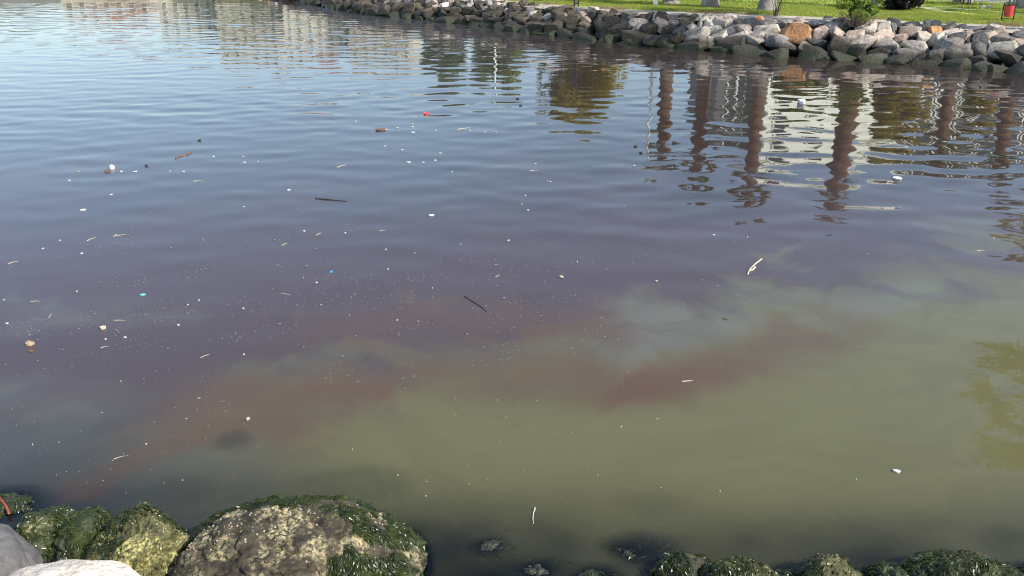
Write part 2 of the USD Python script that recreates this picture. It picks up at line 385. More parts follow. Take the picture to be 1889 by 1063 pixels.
def bed(x, y):
    "the rubble floor sloping under the water from the near shore"
    x, y = np.asarray(x, float), np.asarray(y, float)
    shift = 0.16 * smoothstep(-0.3, -1.2, x) - 0.14 * smoothstep(0.6, 1.3, x)
    return np.interp(y - shift, bed_y, bed_z) + 0.20 * (fbm(np.stack([x * 1.7, y * 1.9, 0 * x], -1), 4, 61) - 0.5) * smoothstep(6.4, 4.6, y)


# wooded hills closing the bay at the left, seen only in the water
hx, hy = np.meshgrid(np.linspace(-420, -30, 131), np.linspace(230, 420, 60))
hu, hv = (hx + 420) / 390, (hy - 230) / 190
hz = (13 + 22 * fbm(np.stack([hx / 70, hy / 70, 0 * hx], -1), 4, 23)) * np.sin(np.pi * np.clip(hu, 0, 1)) ** 0.45 * np.sin(np.pi * np.clip(hv, 0, 1)) ** 0.7 + 3 * (fbm(np.stack([hx / 7, hy / 7, 0 * hx], -1), 3, 29) - 0.5)
tag(obj('hills', loft([np.column_stack([hx[i], hy[i], hz[i] - 0.4]) for i in range(60)]), mat('hill', (0.15, 0.16, 0.13), 0.95, var=0.35, scale=0.08), smooth=True), kind='structure')
gx = np.r_[np.linspace(-40, -4, 60)[:-1], np.linspace(-4, 4, 161), np.linspace(4, 40, 60)[1:]]
gy = np.r_[6.5, 6.0, 5.5, np.linspace(5.0, 3.0, 50), 2.6, 2.2, 1.5, 0.8, -8, -40]
shore = loft([np.column_stack([gx, np.full(len(gx), y), bed(gx, np.full(len(gx), y))]) for y in gy])
tag(obj('shore', shore, M['shore_bed'], smooth=True), kind='structure')


# ------------------------------------------------------------------ boulders of the near shore
def boulder(radii, seed, sub=5, cuts=5, rough=1.0, cutd=(0.72, 0.92)):
    r = np.random.default_rng(seed)
    m = trimesh.creation.icosphere(subdivisions=sub)
    v = m.vertices.copy()
    o = r.uniform(0, 50, 3)
    for _ in range(cuts):
        n = r.normal(size=3); n /= np.linalg.norm(n)
        d = r.uniform(*cutd)
        v -= np.maximum(0, v @ n - d)[:, None] * n * 0.85
    s = 1 + rough * (0.30 * (fbm(v * 1.4 + o, 3) - 0.5) + 0.16 * (fbm(v * 4 + o, 4, 2) - 0.5) + 0.13 * (fbm(v * 9 + o, 5, 4) - 0.5) - 0.06 * np.clip(1 - np.abs(fbm(v * 3.2 + o + 5, 4, 6) - 0.5) * 22, 0, 1))
    v = v * s[:, None] * np.asarray(radii)
    return trimesh.Trimesh(v, m.faces, process=False)


def blades(mesh, n, keep, seed, length=(0.02, 0.05), width=(0.006, 0.012), droop=0.7, flow=(0, 0, 0), top=None):
    "soft weed growing on the mesh where keep(points) says so"
    r = np.random.default_rng(seed)
    np.random.seed(seed)
    p, fi = trimesh.sample.sample_surface(mesh, n * 3, seed=seed)
    nn = mesh.face_normals[fi]
    k = (r.uniform(size=len(p)) < keep(p, nn))
    p, nn = p[k][:n], nn[k][:n]
    if not len(p):
        return None
    an = 2 * math.pi * 1.6 * fbm(p * 7.0 + seed, 2, 3)
    comb = np.stack([np.cos(an), np.sin(an), 0 * an], 1)
    d = r.normal(size=p.shape) * 0.28 + comb * 0.8 + nn * 0.10 + np.array([0, 0, -droop]) + np.array(flow)
    d -= nn * np.minimum(0, (d * nn).sum(1))[:, None] * 0.9
    d /= np.linalg.norm(d, axis=1, keepdims=True)
    L = r.uniform(*length, len(p))[:, None]; Wd = r.uniform(*width, len(p))[:, None]
    s = np.cross(d, nn + 0.3 * r.normal(size=p.shape)); s /= np.linalg.norm(s, axis=1, keepdims=True) + 1e-9
    q = p + d * L * 0.55 + nn * L * 0.15
    e = p + d * L + np.array([0, 0, -0.25]) * L * droop
    if top is not None:
        lim = top + 0.015 * r.uniform(size=len(p))
        q[:, 2] = np.minimum(q[:, 2], lim); e[:, 2] = np.minimum(e[:, 2], lim - 0.004)
    v = np.stack([p - s * Wd * .5, p + s * Wd * .5, q - s * Wd * .55, q + s * Wd * .55, e], 1).reshape(-1, 3)
    b = np.arange(len(p))[:, None] * 5
    f = np.concatenate([b + np.array([[0, 1, 3]]), b + np.array([[0, 3, 2]]), b + np.array([[2, 3, 4]])])
    return trimesh.Trimesh(v, f, process=False)


def barnacles(mesh, n, keep, seed, size=(0.0025, 0.0065)):
    r = np.random.default_rng(seed)
    p, fi = trimesh.sample.sample_surface(mesh, n * 4, seed=seed)
    nn = mesh.face_normals[fi]
    k = r.uniform(size=len(p)) < keep(p, nn)
    p, nn = p[k][:n], nn[k][:n]
    if not len(p):
        return None
    a = np.cross(nn, [0.3, 0.2, 0.9]); a /= np.linalg.norm(a, axis=1, keepdims=True); b = np.cross(nn, a)
    s = r.uniform(*size, len(p))[:, None]
    V = []
    for rad, h in ((1.0, -0.2), (0.55, 0.7)):
        for j in range(5):
            t = 2 * math.pi * j / 5
            V.append(p + s * rad * (math.cos(t) * a + math.sin(t) * b) + nn * s * h)
    v = np.stack(V, 1).reshape(-1, 3)
    f = []
    for j in range(5):
        k2 = (j + 1) % 5
        f += [(j, k2, 5 + k2), (j, 5 + k2, 5 + j)]
    f += [(5, 6, 7), (5, 7, 8), (5, 8, 9)]
    f = (np.arange(len(p))[:, None, None] * 10 + np.array(f)[None]).reshape(-1, 3)
    return trimesh.Trimesh(v, f, process=False)


near_meshes = []


WEED = 1.9


def near_boulder(name, label, cat, loc, radii, seed, m, sub=5, cuts=5, rz=0.0, rough=1.0, weed=0, weed_zone=None, kelp=0, barn=0, yellow=0, hump=None):
    t = thing(name, label, cat, loc)
    b = boulder(radii, seed, sub, cuts, rough)
    R = trimesh.transformations.rotation_matrix(rz, (0, 0, 1))
    b.apply_transform(R)
    if hump is not None:
        b.vertices[:, 2] += hump(b.vertices)
    obj('stone', b, M[m], t, smooth=True)
    w = b.copy(); w.apply_translation(loc); near_meshes.append(w)
    L = np.array(loc)

    def patch(p, sc, sd):
        return fbm((p + L) * sc, 3, sd)
    if weed:
        zone = weed_zone or (lambda p, n: smoothstep(0.20, 0.02, p[:, 2] + L[2]))
        k = blades(b, int(weed * WEED), lambda p, n: np.clip(zone(p, n) * smoothstep(0.32, 0.47, patch(p, 9, seed)), 0, 1) * (p[:, 2] + L[2] > -0.12), seed + 1, (0.018, 0.050), (0.0022, 0.0052))
        if k is not None:
            tag(obj('algae', k, M['algae'], t), label='green sea lettuce on the wet stone', kind='stuff')
    if yellow:
        k = blades(b, yellow, lambda p, n: smoothstep(0.47, 0.6, patch(p, 7, seed + 9)) * (p[:, 2] + L[2] > 0.02) * (n[:, 2] > 0.1), seed + 2, (0.01, 0.025), (0.004, 0.008))
        if k is not None:
            tag(obj('yellow_algae', k, M['yellow_algae'], t), label='yellowed weed drying on the stone', kind='stuff')
    if kelp:
        k = blades(b, kelp, lambda p, n: (p[:, 2] + L[2] < 0.0) * (p[:, 2] + L[2] > -0.26) * 1.0, seed + 3, (0.05, 0.15), (0.003, 0.007), 0.15, (0.35, 0.5, 0.1), -0.012 - L[2])
        if k is not None:
            tag(obj('kelp', k, M['kelp'], t), label='dark weed trailing in the water', kind='stuff')
    if barn:
        k = barnacles(b, barn, lambda p, n: smoothstep(0.46, 0.58, patch(p, 6, seed + 4)) * (p[:, 2] + L[2] > 0.04) * (n[:, 2] > -0.1), seed + 5)
        if k is not None:
            tag(obj('barnacles', k, M['barnacle'], t), kind='stuff')
    return t


def gp(x, y, z):
    return at(x, y, z)


SR = 'tidal boulder'
c = gp(545, 1050, 0.05)
near_boulder('boulder', 'large barnacle-crusted boulder with green weed along its top and right edges', SR, (c[0], c[1] + 0.02, -0.02), (0.62, 0.50, 0.33), 11, 'rock_crust', sub=6, cuts=7, rough=0.75,
             weed=36000, weed_zone=lambda p, n: np.clip(smoothstep(0.06, 0.24, p[:, 1] + 0.25 * p[:, 0]) + smoothstep(0.08, 0.42, p[:, 0]) * .95 + 0.22, 0, 1), kelp=2600, barn=420, yellow=1500)
c = gp(250, 1040, 0.08)
near_boulder('boulder', 'yellow-green weedy boulder wedged left of the large barnacled one', SR, (c[0], c[1] + 0.06, 0.02), (0.225, 0.27, 0.27), 23, 'rock_yellow', sub=6, cuts=4,
             weed=9000, weed_zone=lambda p, n: np.clip(smoothstep(0.0, -0.12, p[:, 0]) + smoothstep(0.1, 0.2, p[:, 1]) + 0.25, 0, 1), kelp=800, barn=120, yellow=2600)
c = gp(75, 1010, 0.06)
near_boulder('boulder', 'small boulder covered in glistening green weed beside the grey rock', SR, (c[0], c[1] + 0.07, 0.0), (0.17, 0.2, 0.2), 31, 'rock_moss', sub=5, cuts=3,
             weed=5200, weed_zone=lambda p, n: np.ones(len(p)), kelp=700, barn=60)
c = gp(145, 1012, 0.06)
near_boulder('boulder', 'rounded weedy boulder with bright glints between grey and yellow-green rocks', SR, (c[0], c[1] + 0.07, 0.0), (0.15, 0.21, 0.19), 37, 'rock_moss', sub=5, cuts=3,
             weed=5200, weed_zone=lambda p, n: np.ones(len(p)), kelp=700, barn=90)
c = gp(-20, 1030, 0.15)
near_boulder('boulder', 'smooth bare grey rock at the bottom left corner', SR, (c[0] - 0.12, c[1] - 0.06, 0.05), (0.34, 0.30, 0.30), 43, 'rock_grey', sub=5, cuts=8, rough=0.5)
c = gp(150, 1074, 0.33)
near_boulder('boulder', 'pale cream dry rock below the weedy ones at bottom left', SR, (c[0], c[1] - 0.10, 0.15), (0.46, 0.24, 0.32), 53, 'rock_white', sub=6, cuts=4, rough=0.45)
c = gp(40, 925, 0.0)
near_boulder('boulder', 'half-sunk rock with dark streaming weed at the far left', SR, (c[0] - 0.1, c[1] - 0.05, -0.16), (0.34, 0.20, 0.19), 61, 'rock_wet', sub=5, cuts=3, weed=1800, weed_zone=lambda p, n: np.ones(len(p)), kelp=3200)
c = gp(900, 1010, 0.0)
near_boulder('boulder', 'small dark weedy rock just awash in the middle of the bottom edge', SR, (c[0], c[1], -0.15), (0.15, 0.13, 0.15), 67, 'rock_wet', sub=5, cuts=3, weed=700, kelp=1500)
c = gp(990, 1050, 0.0)
near_boulder('boulder', 'sunken rock seen dimly under water right of the small awash one', SR, (c[0], c[1], -0.17), (0.19, 0.16, 0.18), 71, 'rock_wet', sub=5, cuts=3, kelp=1200)
c = gp(1180, 1015, 0.0)
near_boulder('boulder', 'broad brown rock under water with its right end breaking the surface', SR, (c[0], c[1] - 0.03, -0.172), (0.30, 0.20, 0.17), 73, 'rock_wet', sub=5, cuts=4, weed=500, kelp=1600, barn=160)
c = gp(1262, 1052, 0.03)
near_boulder('boulder', 'wet dark grey rock with pale flecks at the bottom edge', SR, (c[0], c[1] - 0.02, -0.06), (0.17, 0.16, 0.17), 79, 'rock_crust', sub=5, cuts=5, weed_zone=lambda p, n: np.full(len(p), 0.7), weed=3000, kelp=700, barn=90)
c = gp(1365, 1066, 0.05)
near_boulder('boulder', 'green weedy rock with cream crust at the bottom edge', SR, (c[0], c[1] - 0.02, -0.02), (0.21, 0.15, 0.16), 83, 'rock_yellow', sub=5, cuts=4, weed=3600, weed_zone=lambda p, n: np.full(len(p), 0.8), kelp=900, barn=120, yellow=900)
c = gp(1530, 1062, 0.05)
near_boulder('boulder', 'pale-topped rock ringed by weed, second from the bottom right corner', SR, (c[0], c[1] - 0.03, -0.02), (0.15, 0.16, 0.17), 89, 'rock_yellow', sub=5, cuts=4, weed=1800, kelp=900, barn=90, yellow=500)
c = gp(1635, 1066, 0.05)
near_boulder('boulder', 'small green rock squeezed between two larger ones at bottom right', SR, (c[0], c[1] - 0.03, -0.03), (0.11, 0.14, 0.15), 97, 'rock_moss', sub=5, cuts=3, weed=2400, weed_zone=lambda p, n: np.ones(len(p)), kelp=600)
c = gp(1765, 1058, 0.05)
near_boulder('boulder', 'wide low rock thick with green weed at the bottom right corner', SR, (c[0], c[1] - 0.06, -0.05), (0.36, 0.22, 0.20), 101, 'rock_moss', sub=6, cuts=4, weed=7000, weed_zone=lambda p, n: np.full(len(p), 0.9), kelp=2600, barn=90, yellow=900)
c = gp(1450, 1072, 0.02)
near_boulder('boulder', 'low dark weedy rock filling the gap left of the pale-topped rock', SR, (c[0], c[1] - 0.02, -0.09), (0.15, 0.15, 0.15), 107, 'rock_moss', sub=5, cuts=3, weed=2200, weed_zone=lambda p, n: np.ones(len(p)), kelp=900)
c = gp(1100, 1068, 0.0)
near_boulder('boulder', 'brown sunken rock at the bottom edge left of the broad brown one', SR, (c[0], c[1] - 0.02, -0.15), (0.20, 0.16, 0.17), 109, 'rock_wet', sub=5, cuts=3, weed=900, kelp=1400)
c = gp(1885, 1062, 0.03)
near_boulder('boulder', 'weedy rock cut by the right edge at the bottom corner', SR, (c[0] + .05, c[1] - 0.05, -0.07), (0.24, 0.18, 0.17), 113, 'rock_moss', sub=5, cuts=4, weed=3800, weed_zone=lambda p, n: np.ones(len(p)), kelp=1500)
c = gp(432, 838, -0.1)
near_boulder('boulder', 'dark rock showing as a blurred spot under the murky water', SR, (c[0], c[1], -0.30), (0.12, 0.12, 0.14), 103, 'rock_wet', sub=4, cuts=3, kelp=500)
SUNK = ['dark sunken rock off the left end of the large barnacled boulder', 'dark sunken rock off the top edge of the large barnacled boulder', 'dark sunken rock off the right end of the large barnacled boulder',
        'dark sunken rock between the small awash rock and the broad brown one', 'dark sunken rock just beyond the broad brown underwater rock', 'dark sunken rock beyond the green weedy rock with cream crust',
        'dark sunken rock between the pale-topped rock and the small green one', 'dark sunken rock just beyond the wide low weedy rock', 'dark sunken rock in the bottom right corner', 'dark sunken rock beyond the yellow-green boulder']
# the sunken toe of the rubble that dims the water along the near edge
for i, (x, y, z, a, b_, h) in enumerate([(330, 945, -0.30, .30, .22, .20), (640, 930, -0.30, .36, .22, .2), (790, 985, -0.30, .22, .2, .2), (1090, 1020, -0.33, .2, .2, .2), (1190, 975, -0.36, .3, .2, .22),
                                      (1440, 1030, -0.28, .28, .18, .18), (1590, 1030, -0.28, .22, .16, .18), (1720, 1015, -0.30, .3, .2, .2), (1870, 1035, -0.26, .25, .2, .2), (200, 960, -0.30, .3, .2, .2)]):
    c = gp(x, y, -0.1)
    near_boulder('sunken_boulder', SUNK[i], 'sunken rock', (c[0], c[1], z - 0.005), (a * 1.15, b_ * 1.1, h), 200 + i, 'rock_wet', sub=4, cuts=3, kelp=900)

# ------------------------------------------------------------------ water surface
wr = np.random.default_rng(5)
NW = 110
lam = np.exp(wr.uniform(math.log(0.20), math.log(4.5), NW))
ang = wr.normal(0.08, 0.58, NW) + (wr.uniform(size=NW) < 0.5) * math.pi
kx, ky = 2 * math.pi / lam * np.sin(ang), 2 * math.pi / lam * np.cos(ang)
wgt = np.exp(-((np.log(lam) - math.log(0.62)) / 0.62) ** 2) + 0.08
slope = wgt / math.sqrt((wgt ** 2).sum() / 2)
amp = 0.0150 * slope * lam / (2 * math.pi)
phs = wr.uniform(0, 2 * math.pi, NW)


def eta(x, y):
    x, y = np.asarray(x, float), np.asarray(y, float)
    out = np.zeros(np.broadcast(x, y).shape)
    for i in range(NW):
        out += amp[i] * np.sin(kx[i] * x + ky[i] * y + phs[i]) * np.clip((lam[i] / np.maximum(0.004 * y * 2.6, 1e-3)) - 0.6, 0, 1)
    z0 = np.zeros_like(out)
    mod = 0.55 + 0.9 * noise(np.stack([x / 5.0, y / 3.2, z0], -1), 17)
    far = 0.34 + 0.66 * smoothstep(5.0, 13.0, y) + 0.25 * smoothstep(20, 40, y)
    return out * mod * far


ys = [2.3]
while ys[-1] < 42:
    ys.append(ys[-1] * 1.0040)
while ys[-1] < 620:
    ys.append(ys[-1] * 1.03)
ys = np.array(ys)
us = np.r_[np.linspace(-2.2, -0.80, 30)[:-1], np.linspace(-0.80, 0.80, 760), np.linspace(0.80, 2.2, 30)[1:]]
U, Y = np.meshgrid(us, ys)
X = U * (Y * 0.86 + 1.2)
Zw = eta(X, Y)
nr, nc = X.shape
V = np.stack([X, Y, Zw], -1).reshape(-1, 3)
a = (np.arange(nr - 1)[:, None] * nc + np.arange(nc - 1)[None]).ravel()
Fq = np.stack([a, a + 1, a + nc + 1, a + nc], 1)


def pigment(x, y):
    "the stain in the water: olive silt by the rocks, a maroon bloom drifting through it, cleaner grey-blue water beyond"
    zc = -CAM_H
    dpt = y * math.cos(PITCH) - zc * math.sin(PITCH)
    u = CX + FPX * x / dpt
    v = CY - FPX * (y * math.sin(PITCH) + zc * math.cos(PITCH)) / dpt
    P = np.stack([x, y * 0.62, np.zeros_like(x)], -1)
    wa, wb = fbm(P * 0.8, 4, 31) - 0.5, fbm(P * 0.8 + 7, 4, 37) - 0.5
    Q = P + 1.1 * np.stack([wa, wb, 0 * wa], -1)
    wc, wd = fbm(Q * 2.3 + 3, 5, 41) - 0.5, fbm(Q * 2.3 + 11, 5, 43) - 0.5
    Q2 = np.stack([(Q[:, 0] + 0.5 * wc) * 1.1, (Q[:, 1] + 0.35 * wd) * 4.6, 0 * x], -1)
    thread = smoothstep(0.30, 0.70, fbm(Q2, 5, 47))
    thread2 = smoothstep(0.32, 0.68, fbm(Q2 * 1.9 + 5, 4, 53))
    u2 = u + 300 * wa + 150 * wc
    v2 = v + 120 * wb + 100 * wd
    blue_c, far_c, purple, olive, grey, red, teal = map(np.array, ((0.036, 0.036, 0.038), (0.021, 0.0150, 0.0125), (0.050, 0.035, 0.036), (0.092, 0.088, 0.041), (0.044, 0.047, 0.044), (0.076, 0.045, 0.027), (0.096, 0.102, 0.084)))
    rt = smoothstep(700, 1150, u)[:, None]
    col = blue_c * (1 - rt) + far_c * rt
    col = col + (purple - col) * smoothstep(250, 480, v2)[:, None]
    bound = np.interp(u2, [0, 300, 560, 900, 1250, 1500, 1889], [720, 690, 640, 640, 570, 520, 470])
    o = smoothstep(-75, 110, v2 - bound + 90 * (thread - 0.5))
    leftness = smoothstep(650, 120, u2)
    near_c = olive * (1 - leftness)[:, None] + grey * leftness[:, None]
    near_c = near_c * (0.955 + 0.09 * thread2)[:, None]
    col = col * (1 - o)[:, None] + near_c * o[:, None]

    def blob(cx, cy, rx, ry, rot=0.0, p=1.0):
        du, dv = u2 - cx, v2 - cy
        cr, sr = math.cos(rot), math.sin(rot)
        e = ((du * cr + dv * sr) / rx) ** 2 + ((-du * sr + dv * cr) / ry) ** 2
        return np.exp(-e ** p)
    for cx, cy, rx, ry, rot, w, cc in [
            (1150, 590, 180, 46, -0.08, 0.8, teal), (1560, 560, 200, 36, -0.1, 0.45, teal), (700, 650, 140, 28, 0, 0.5, grey),
            (790, 585, 330, 34, -0.02, 0.8, red), (640, 690, 240, 38, -0.15, 0.85, red), (400, 745, 200, 62, -0.1, 0.9, red),
            (1080, 700, 270, 56, -0.06, 1.0, red), (1340, 655, 180, 36, -0.3, 0.75, red), (340, 820, 170, 26, -0.42, 0.85, red), (225, 890, 70, 20, -0.75, 0.8, red),
            (740, 770, 130, 46, 0, 0.5, olive), (60, 740, 100, 60, 0, 0.4, teal), (120, 560, 160, 26, 0, 0.35, teal)]:
        tex = (0.62 + 0.48 * thread) if cc is red else (0.55 + 0.6 * thread2)
        k = np.clip(w * blob(cx, cy, rx, ry, rot, 1.25) * tex, 0, 1)
        col = col * (1 - k)[:, None] + cc * k[:, None]
    return col


pig = np.tile(np.array([0.020, 0.0145, 0.0125]), (len(V), 1))
sel = V[:, 1] < 40
pig[sel] = pigment(V[sel, 0], V[sel, 1])
# how far the water hides what lies under it: Beer's law on the depth over the near rocks
GS, gx0, gy0 = 0.02, -4.0, 2.2
gw, gh = 400, 160
hm = np.full((gh, gw), -9.0)
xx, yy = np.meshgrid(gx0 + GS * (np.arange(gw) + .5), gy0 + GS * (np.arange(gh) + .5))
hm = bed(xx, yy)
for m_ in near_meshes:
    i = ((m_.vertices[:, 1] - gy0) / GS).astype(int); j = ((m_.vertices[:, 0] - gx0) / GS).astype(int)
    ok = (i >= 0) & (i < gh) & (j >= 0) & (j < gw)
    np.maximum.at(hm, (i[ok], j[ok]), m_.vertices[ok, 2])
from scipy.ndimage import map_coordinates, gaussian_filter
hm = gaussian_filter(hm, 1.2)
turb = np.ones(len(V))
nb = V[:, 1] < gy0 + gh * GS - 0.1
d = -map_coordinates(hm, [(V[nb, 1] - gy0) / GS - .5, (V[nb, 0] - gx0) / GS - .5], order=1, mode='nearest')
turb[nb] = 1 - np.exp(-np.maximum(d, 0.0) * 3.9)
water = obj('water', (V, Fq), UsdShade.Material.Get(stage, '/World/Looks/water'), smooth=True)
tag(water, kind='structure')
pv = UsdGeom.PrimvarsAPI(water)
pv.CreatePrimvar('pigment', Sdf.ValueTypeNames.Color3fArray, 'vertex').Set(Vt.Vec3fArray.FromNumpy(pig.astype(np.float32)))
pv.CreatePrimvar('turbidity', Sdf.ValueTypeNames.FloatArray, 'vertex').Set(Vt.FloatArray.FromNumpy(turb.astype(np.float32)))

# ------------------------------------------------------------------ rock wall along the far shore
seg = np.r_[0, np.cumsum(np.linalg.norm(np.diff(Wr, axis=0), axis=1))]


def shore_at(s, f):
    w = np.array([np.interp(s, seg, Wr[:, i]) for i in (0, 1)])
    t = np.array([np.interp(s, seg, Tr[:, i]) for i in (0, 1)])
    return w * (1 - f) + t * f


def quarry_stone(r, rad, blocky):
    p = r.normal(size=(int(r.integers(12, 19)), 3))
    p /= np.linalg.norm(p, axis=1, keepdims=True)
    p = np.sign(p) * np.abs(p) ** (0.62 if blocky else 0.8)
    p /= np.abs(p).max(0) * 0.97
    h = trimesh.convex.convex_hull(p * rad)
    h = h.subdivide().subdivide()
    v = h.vertices
    o = r.uniform(0, 90, 3)
    v = v * (1 + 0.16 * (fbm(v / max(rad) * 2.2 + o, 3) - 0.5))[:, None]
    # soften the arrises
    m = trimesh.Trimesh(v, h.faces, process=False)
    trimesh.smoothing.filter_laplacian(m, lamb=0.22, iterations=1)
    return m


wall = thing('rock_wall', 'sloping wall of rough quarried stones along the far bank', 'rock wall')
r = np.random.default_rng(77)
s_right = seg[np.argmin(np.linalg.norm(Wr - at(1990, 148)[:2], axis=1))]
s_left = seg[np.argmin(np.linalg.norm(Wr - np.array([-15.5, 55.0]), axis=1))]
special = at(1468, 62, 0.46)
stones = []
rows = [(-0.04, 0.00, 0.38, 0.34, 0.21), (0.18, 0.15, 0.36, 0.34, 0.21), (0.40, 0.31, 0.31, 0.30, 0.19), (0.60, 0.45, 0.27, 0.27, 0.18), (0.80, 0.57, 0.23, 0.23, 0.16), (0.98, 0.655, 0.19, 0.20, 0.13)]
for k, (f, z, a_, b_, c_) in enumerate(rows):
    s = s_right + 0.3 * k
    while s > s_left:
        far = 1.0 + 0.35 * smoothstep(seg[120], s_left, s)
        q = float(np.clip(r.lognormal(-0.05, 0.28), 0.55, 1.5)) * (1.25 if s < s_left + 18 else 1.0)
        A = a_ * q
        s -= A * 0.86
        p = shore_at(s, f) + r.normal(size=2) * 0.05
        if np.linalg.norm(p - special[:2]) > 0.55 or k in (0, 1, 5):
            stones.append((p, z + r.uniform(-0.05, 0.05) + (0.04 if r.uniform() < .2 else 0), (A, b_ * r.uniform(0.8, 1.15), c_ * r.uniform(0.85, 1.2)), s, k))
        s -= A * 0.86
rest = {}
s_far = sorted([q[3] for q in stones])[::-1][min(295, len(stones) - 1)]
for p, z, rad, s, k in stones:
    m_ = quarry_stone(r, np.array(rad), r.uniform() < 0.7)
    w0, w1 = shore_at(s - .4, 0), shore_at(s + .4, 0)
    yaw = math.atan2(*(w1 - w0)[::-1]) + r.normal(0, 0.22)
    m_.apply_transform(trimesh.transformations.euler_matrix(r.normal(0, 0.16), r.normal(0, 0.16), yaw))
    m_.apply_translation((p[0], p[1], z))
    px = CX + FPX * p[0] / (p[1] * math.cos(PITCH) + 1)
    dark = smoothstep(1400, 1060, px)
    u = r.uniform()
    if k <= 1:
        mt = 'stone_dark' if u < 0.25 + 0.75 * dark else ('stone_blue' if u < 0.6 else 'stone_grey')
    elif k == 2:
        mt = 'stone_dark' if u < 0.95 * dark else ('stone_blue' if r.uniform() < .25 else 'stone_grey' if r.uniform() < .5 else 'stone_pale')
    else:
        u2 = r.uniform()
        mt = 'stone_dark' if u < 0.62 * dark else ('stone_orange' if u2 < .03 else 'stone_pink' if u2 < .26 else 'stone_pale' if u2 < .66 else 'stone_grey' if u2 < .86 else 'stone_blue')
    if s < s_far:
        rest.setdefault(mt, []).append(m_)
    else:
        obj('stone', m_, M[mt], wall, smooth=28)
for mt, ms in rest.items():
    tag(obj('distant_stones', cat_(ms), M[mt], wall, smooth=28), kind='stuff')
m_ = quarry_stone(np.random.default_rng(3), np.array((0.50, 0.40, 0.30)), True)
m_.apply_transform(trimesh.transformations.euler_matrix(-0.1, 0.05, -0.5)); m_.apply_translation((special[0], special[1], 0.42))
tag(obj('stone', m_, M['stone_orange'], wall, smooth=35), label='large rusty orange stone')
N_STONES = len(stones)

# ------------------------------------------------------------------ grass
gr = np.random.default_rng(13)


def grass_mesh(P, hgt, wid, seed):
    r = np.random.default_rng(seed)
    n = len(P)
    th = r.uniform(0, 2 * math.pi, n)
    h = r.uniform(0.5, 1.0, n) * hgt
    s = np.stack([np.cos(th), np.sin(th), 0 * th], 1) * (wid * 0.5)
    tip = P + np.stack([r.normal(0, .35, n) * h, r.normal(0, .35, n) * h, h], 1)
    mid = P * 0.5 + tip * 0.5 + np.array([0, 0, 1]) * (h * 0.08)[:, None]
    v = np.stack([P - s, P + s, mid - s * .8, mid + s * .8, tip], 1).reshape(-1, 3)
    b = np.arange(n)[:, None] * 5
    f = np.concatenate([b + np.array([[0, 1, 3]]), b + np.array([[0, 3, 2]]), b + np.array([[2, 3, 4]])])
    return trimesh.Trimesh(v, f, process=False)


k = gr.uniform(60, 222, 210000)
base = np.stack([np.interp(k, np.arange(len(Gr)), Gr[:, i]) for i in (0, 1)], 1)
dist = gr.gamma(1.6, 2.2, len(base)) - 0.05
P = base + INLAND * dist[:, None]
ok = (P[:, 1] < 36) & (P[:, 0] > -4) & (P[:, 0] < 19) & (P[:, 1] > 17)
ok &= gr.uniform(size=len(P)) < smoothstep(0.30, 0.55, fbm(np.column_stack([P * 0.8, 0 * P[:, 0]]), 4, 71)) + 0.25
for rb in ([(1730, 14), (1790, 20), (1840, 24), (1900, 29), (2100, 44)], [(1690, 12), (1725, 20), (1760, 25), (1800, 29)]):
    q = np.array([at(x, y, LAND_Z)[:2] for x, y in rb])
    for a0, a1 in zip(q[:-1], q[1:]):
        t = np.clip(((P - a0) @ (a1 - a0)) / ((a1 - a0) @ (a1 - a0)), 0, 1)
        ok &= np.linalg.norm(P - (a0 + t[:, None] * (a1 - a0)), axis=1) > 0.26
P = P[ok][:130000]
tag(obj('grass', grass_mesh(lift(P, LAND_Z + 0.012), 0.075, 0.018, 3), M['grass']), 'short sunlit lawn grass behind the rock wall', 'grass', kind='stuff')
k = gr.uniform(80, 215, 12000)
base = np.stack([np.interp(k, np.arange(len(Gr)), Gr[:, i]) for i in (0, 1)], 1) + INLAND * gr.normal(0.0, 0.22, len(k))[:, None]
keep = fbm(np.column_stack([base * 0.7, 0 * base[:, 0]]), 3, 83) > 0.5
tag(obj('dry_grass', grass_mesh(lift(base[keep], LAND_Z + 0.008), 0.09, 0.014, 5), M['dry_grass']), 'straw-coloured dry grass fringing the path', 'grass', kind='stuff')


# ------------------------------------------------------------------ trees
def leaves(C, n, size, seed, flat=0.0):
    r = np.random.default_rng(seed)
    nrm = r.normal(size=(n, 3)) + np.array([0, 0, flat]); nrm /= np.linalg.norm(nrm, axis=1, keepdims=True)
    a = np.cross(nrm, r.normal(size=(n, 3))); a /= np.linalg.norm(a, axis=1, keepdims=True)
    b = np.cross(nrm, a)
    s = size * r.uniform(0.6, 1.3, (n, 1))
    v = np.stack([C - a * s, C + b * s * .45, C + a * s, C - b * s * .45], 1).reshape(-1, 3)
    q = np.arange(n)[:, None] * 4
    return trimesh.Trimesh(v, np.concatenate([q + [[0, 1, 2]], q + [[0, 2, 3]]]), process=False)


def crown_points(n, radii, seed, clumps=64):
    r = np.random.default_rng(seed)
    cc = r.normal(size=(clumps, 3)); cc /= np.linalg.norm(cc, axis=1, keepdims=True)
    cc *= r.uniform(0.35, 0.95, (clumps, 1))
    cs = r.uniform(0.16, 0.34, clumps)
    i = r.integers(0, clumps, n)
    d = r.normal(size=(n, 3)); d /= np.linalg.norm(d, axis=1, keepdims=True)
    return (cc[i] + d * (cs[i] * r.uniform(0.55, 1, n) ** 0.5)[:, None]) * np.asarray(radii)


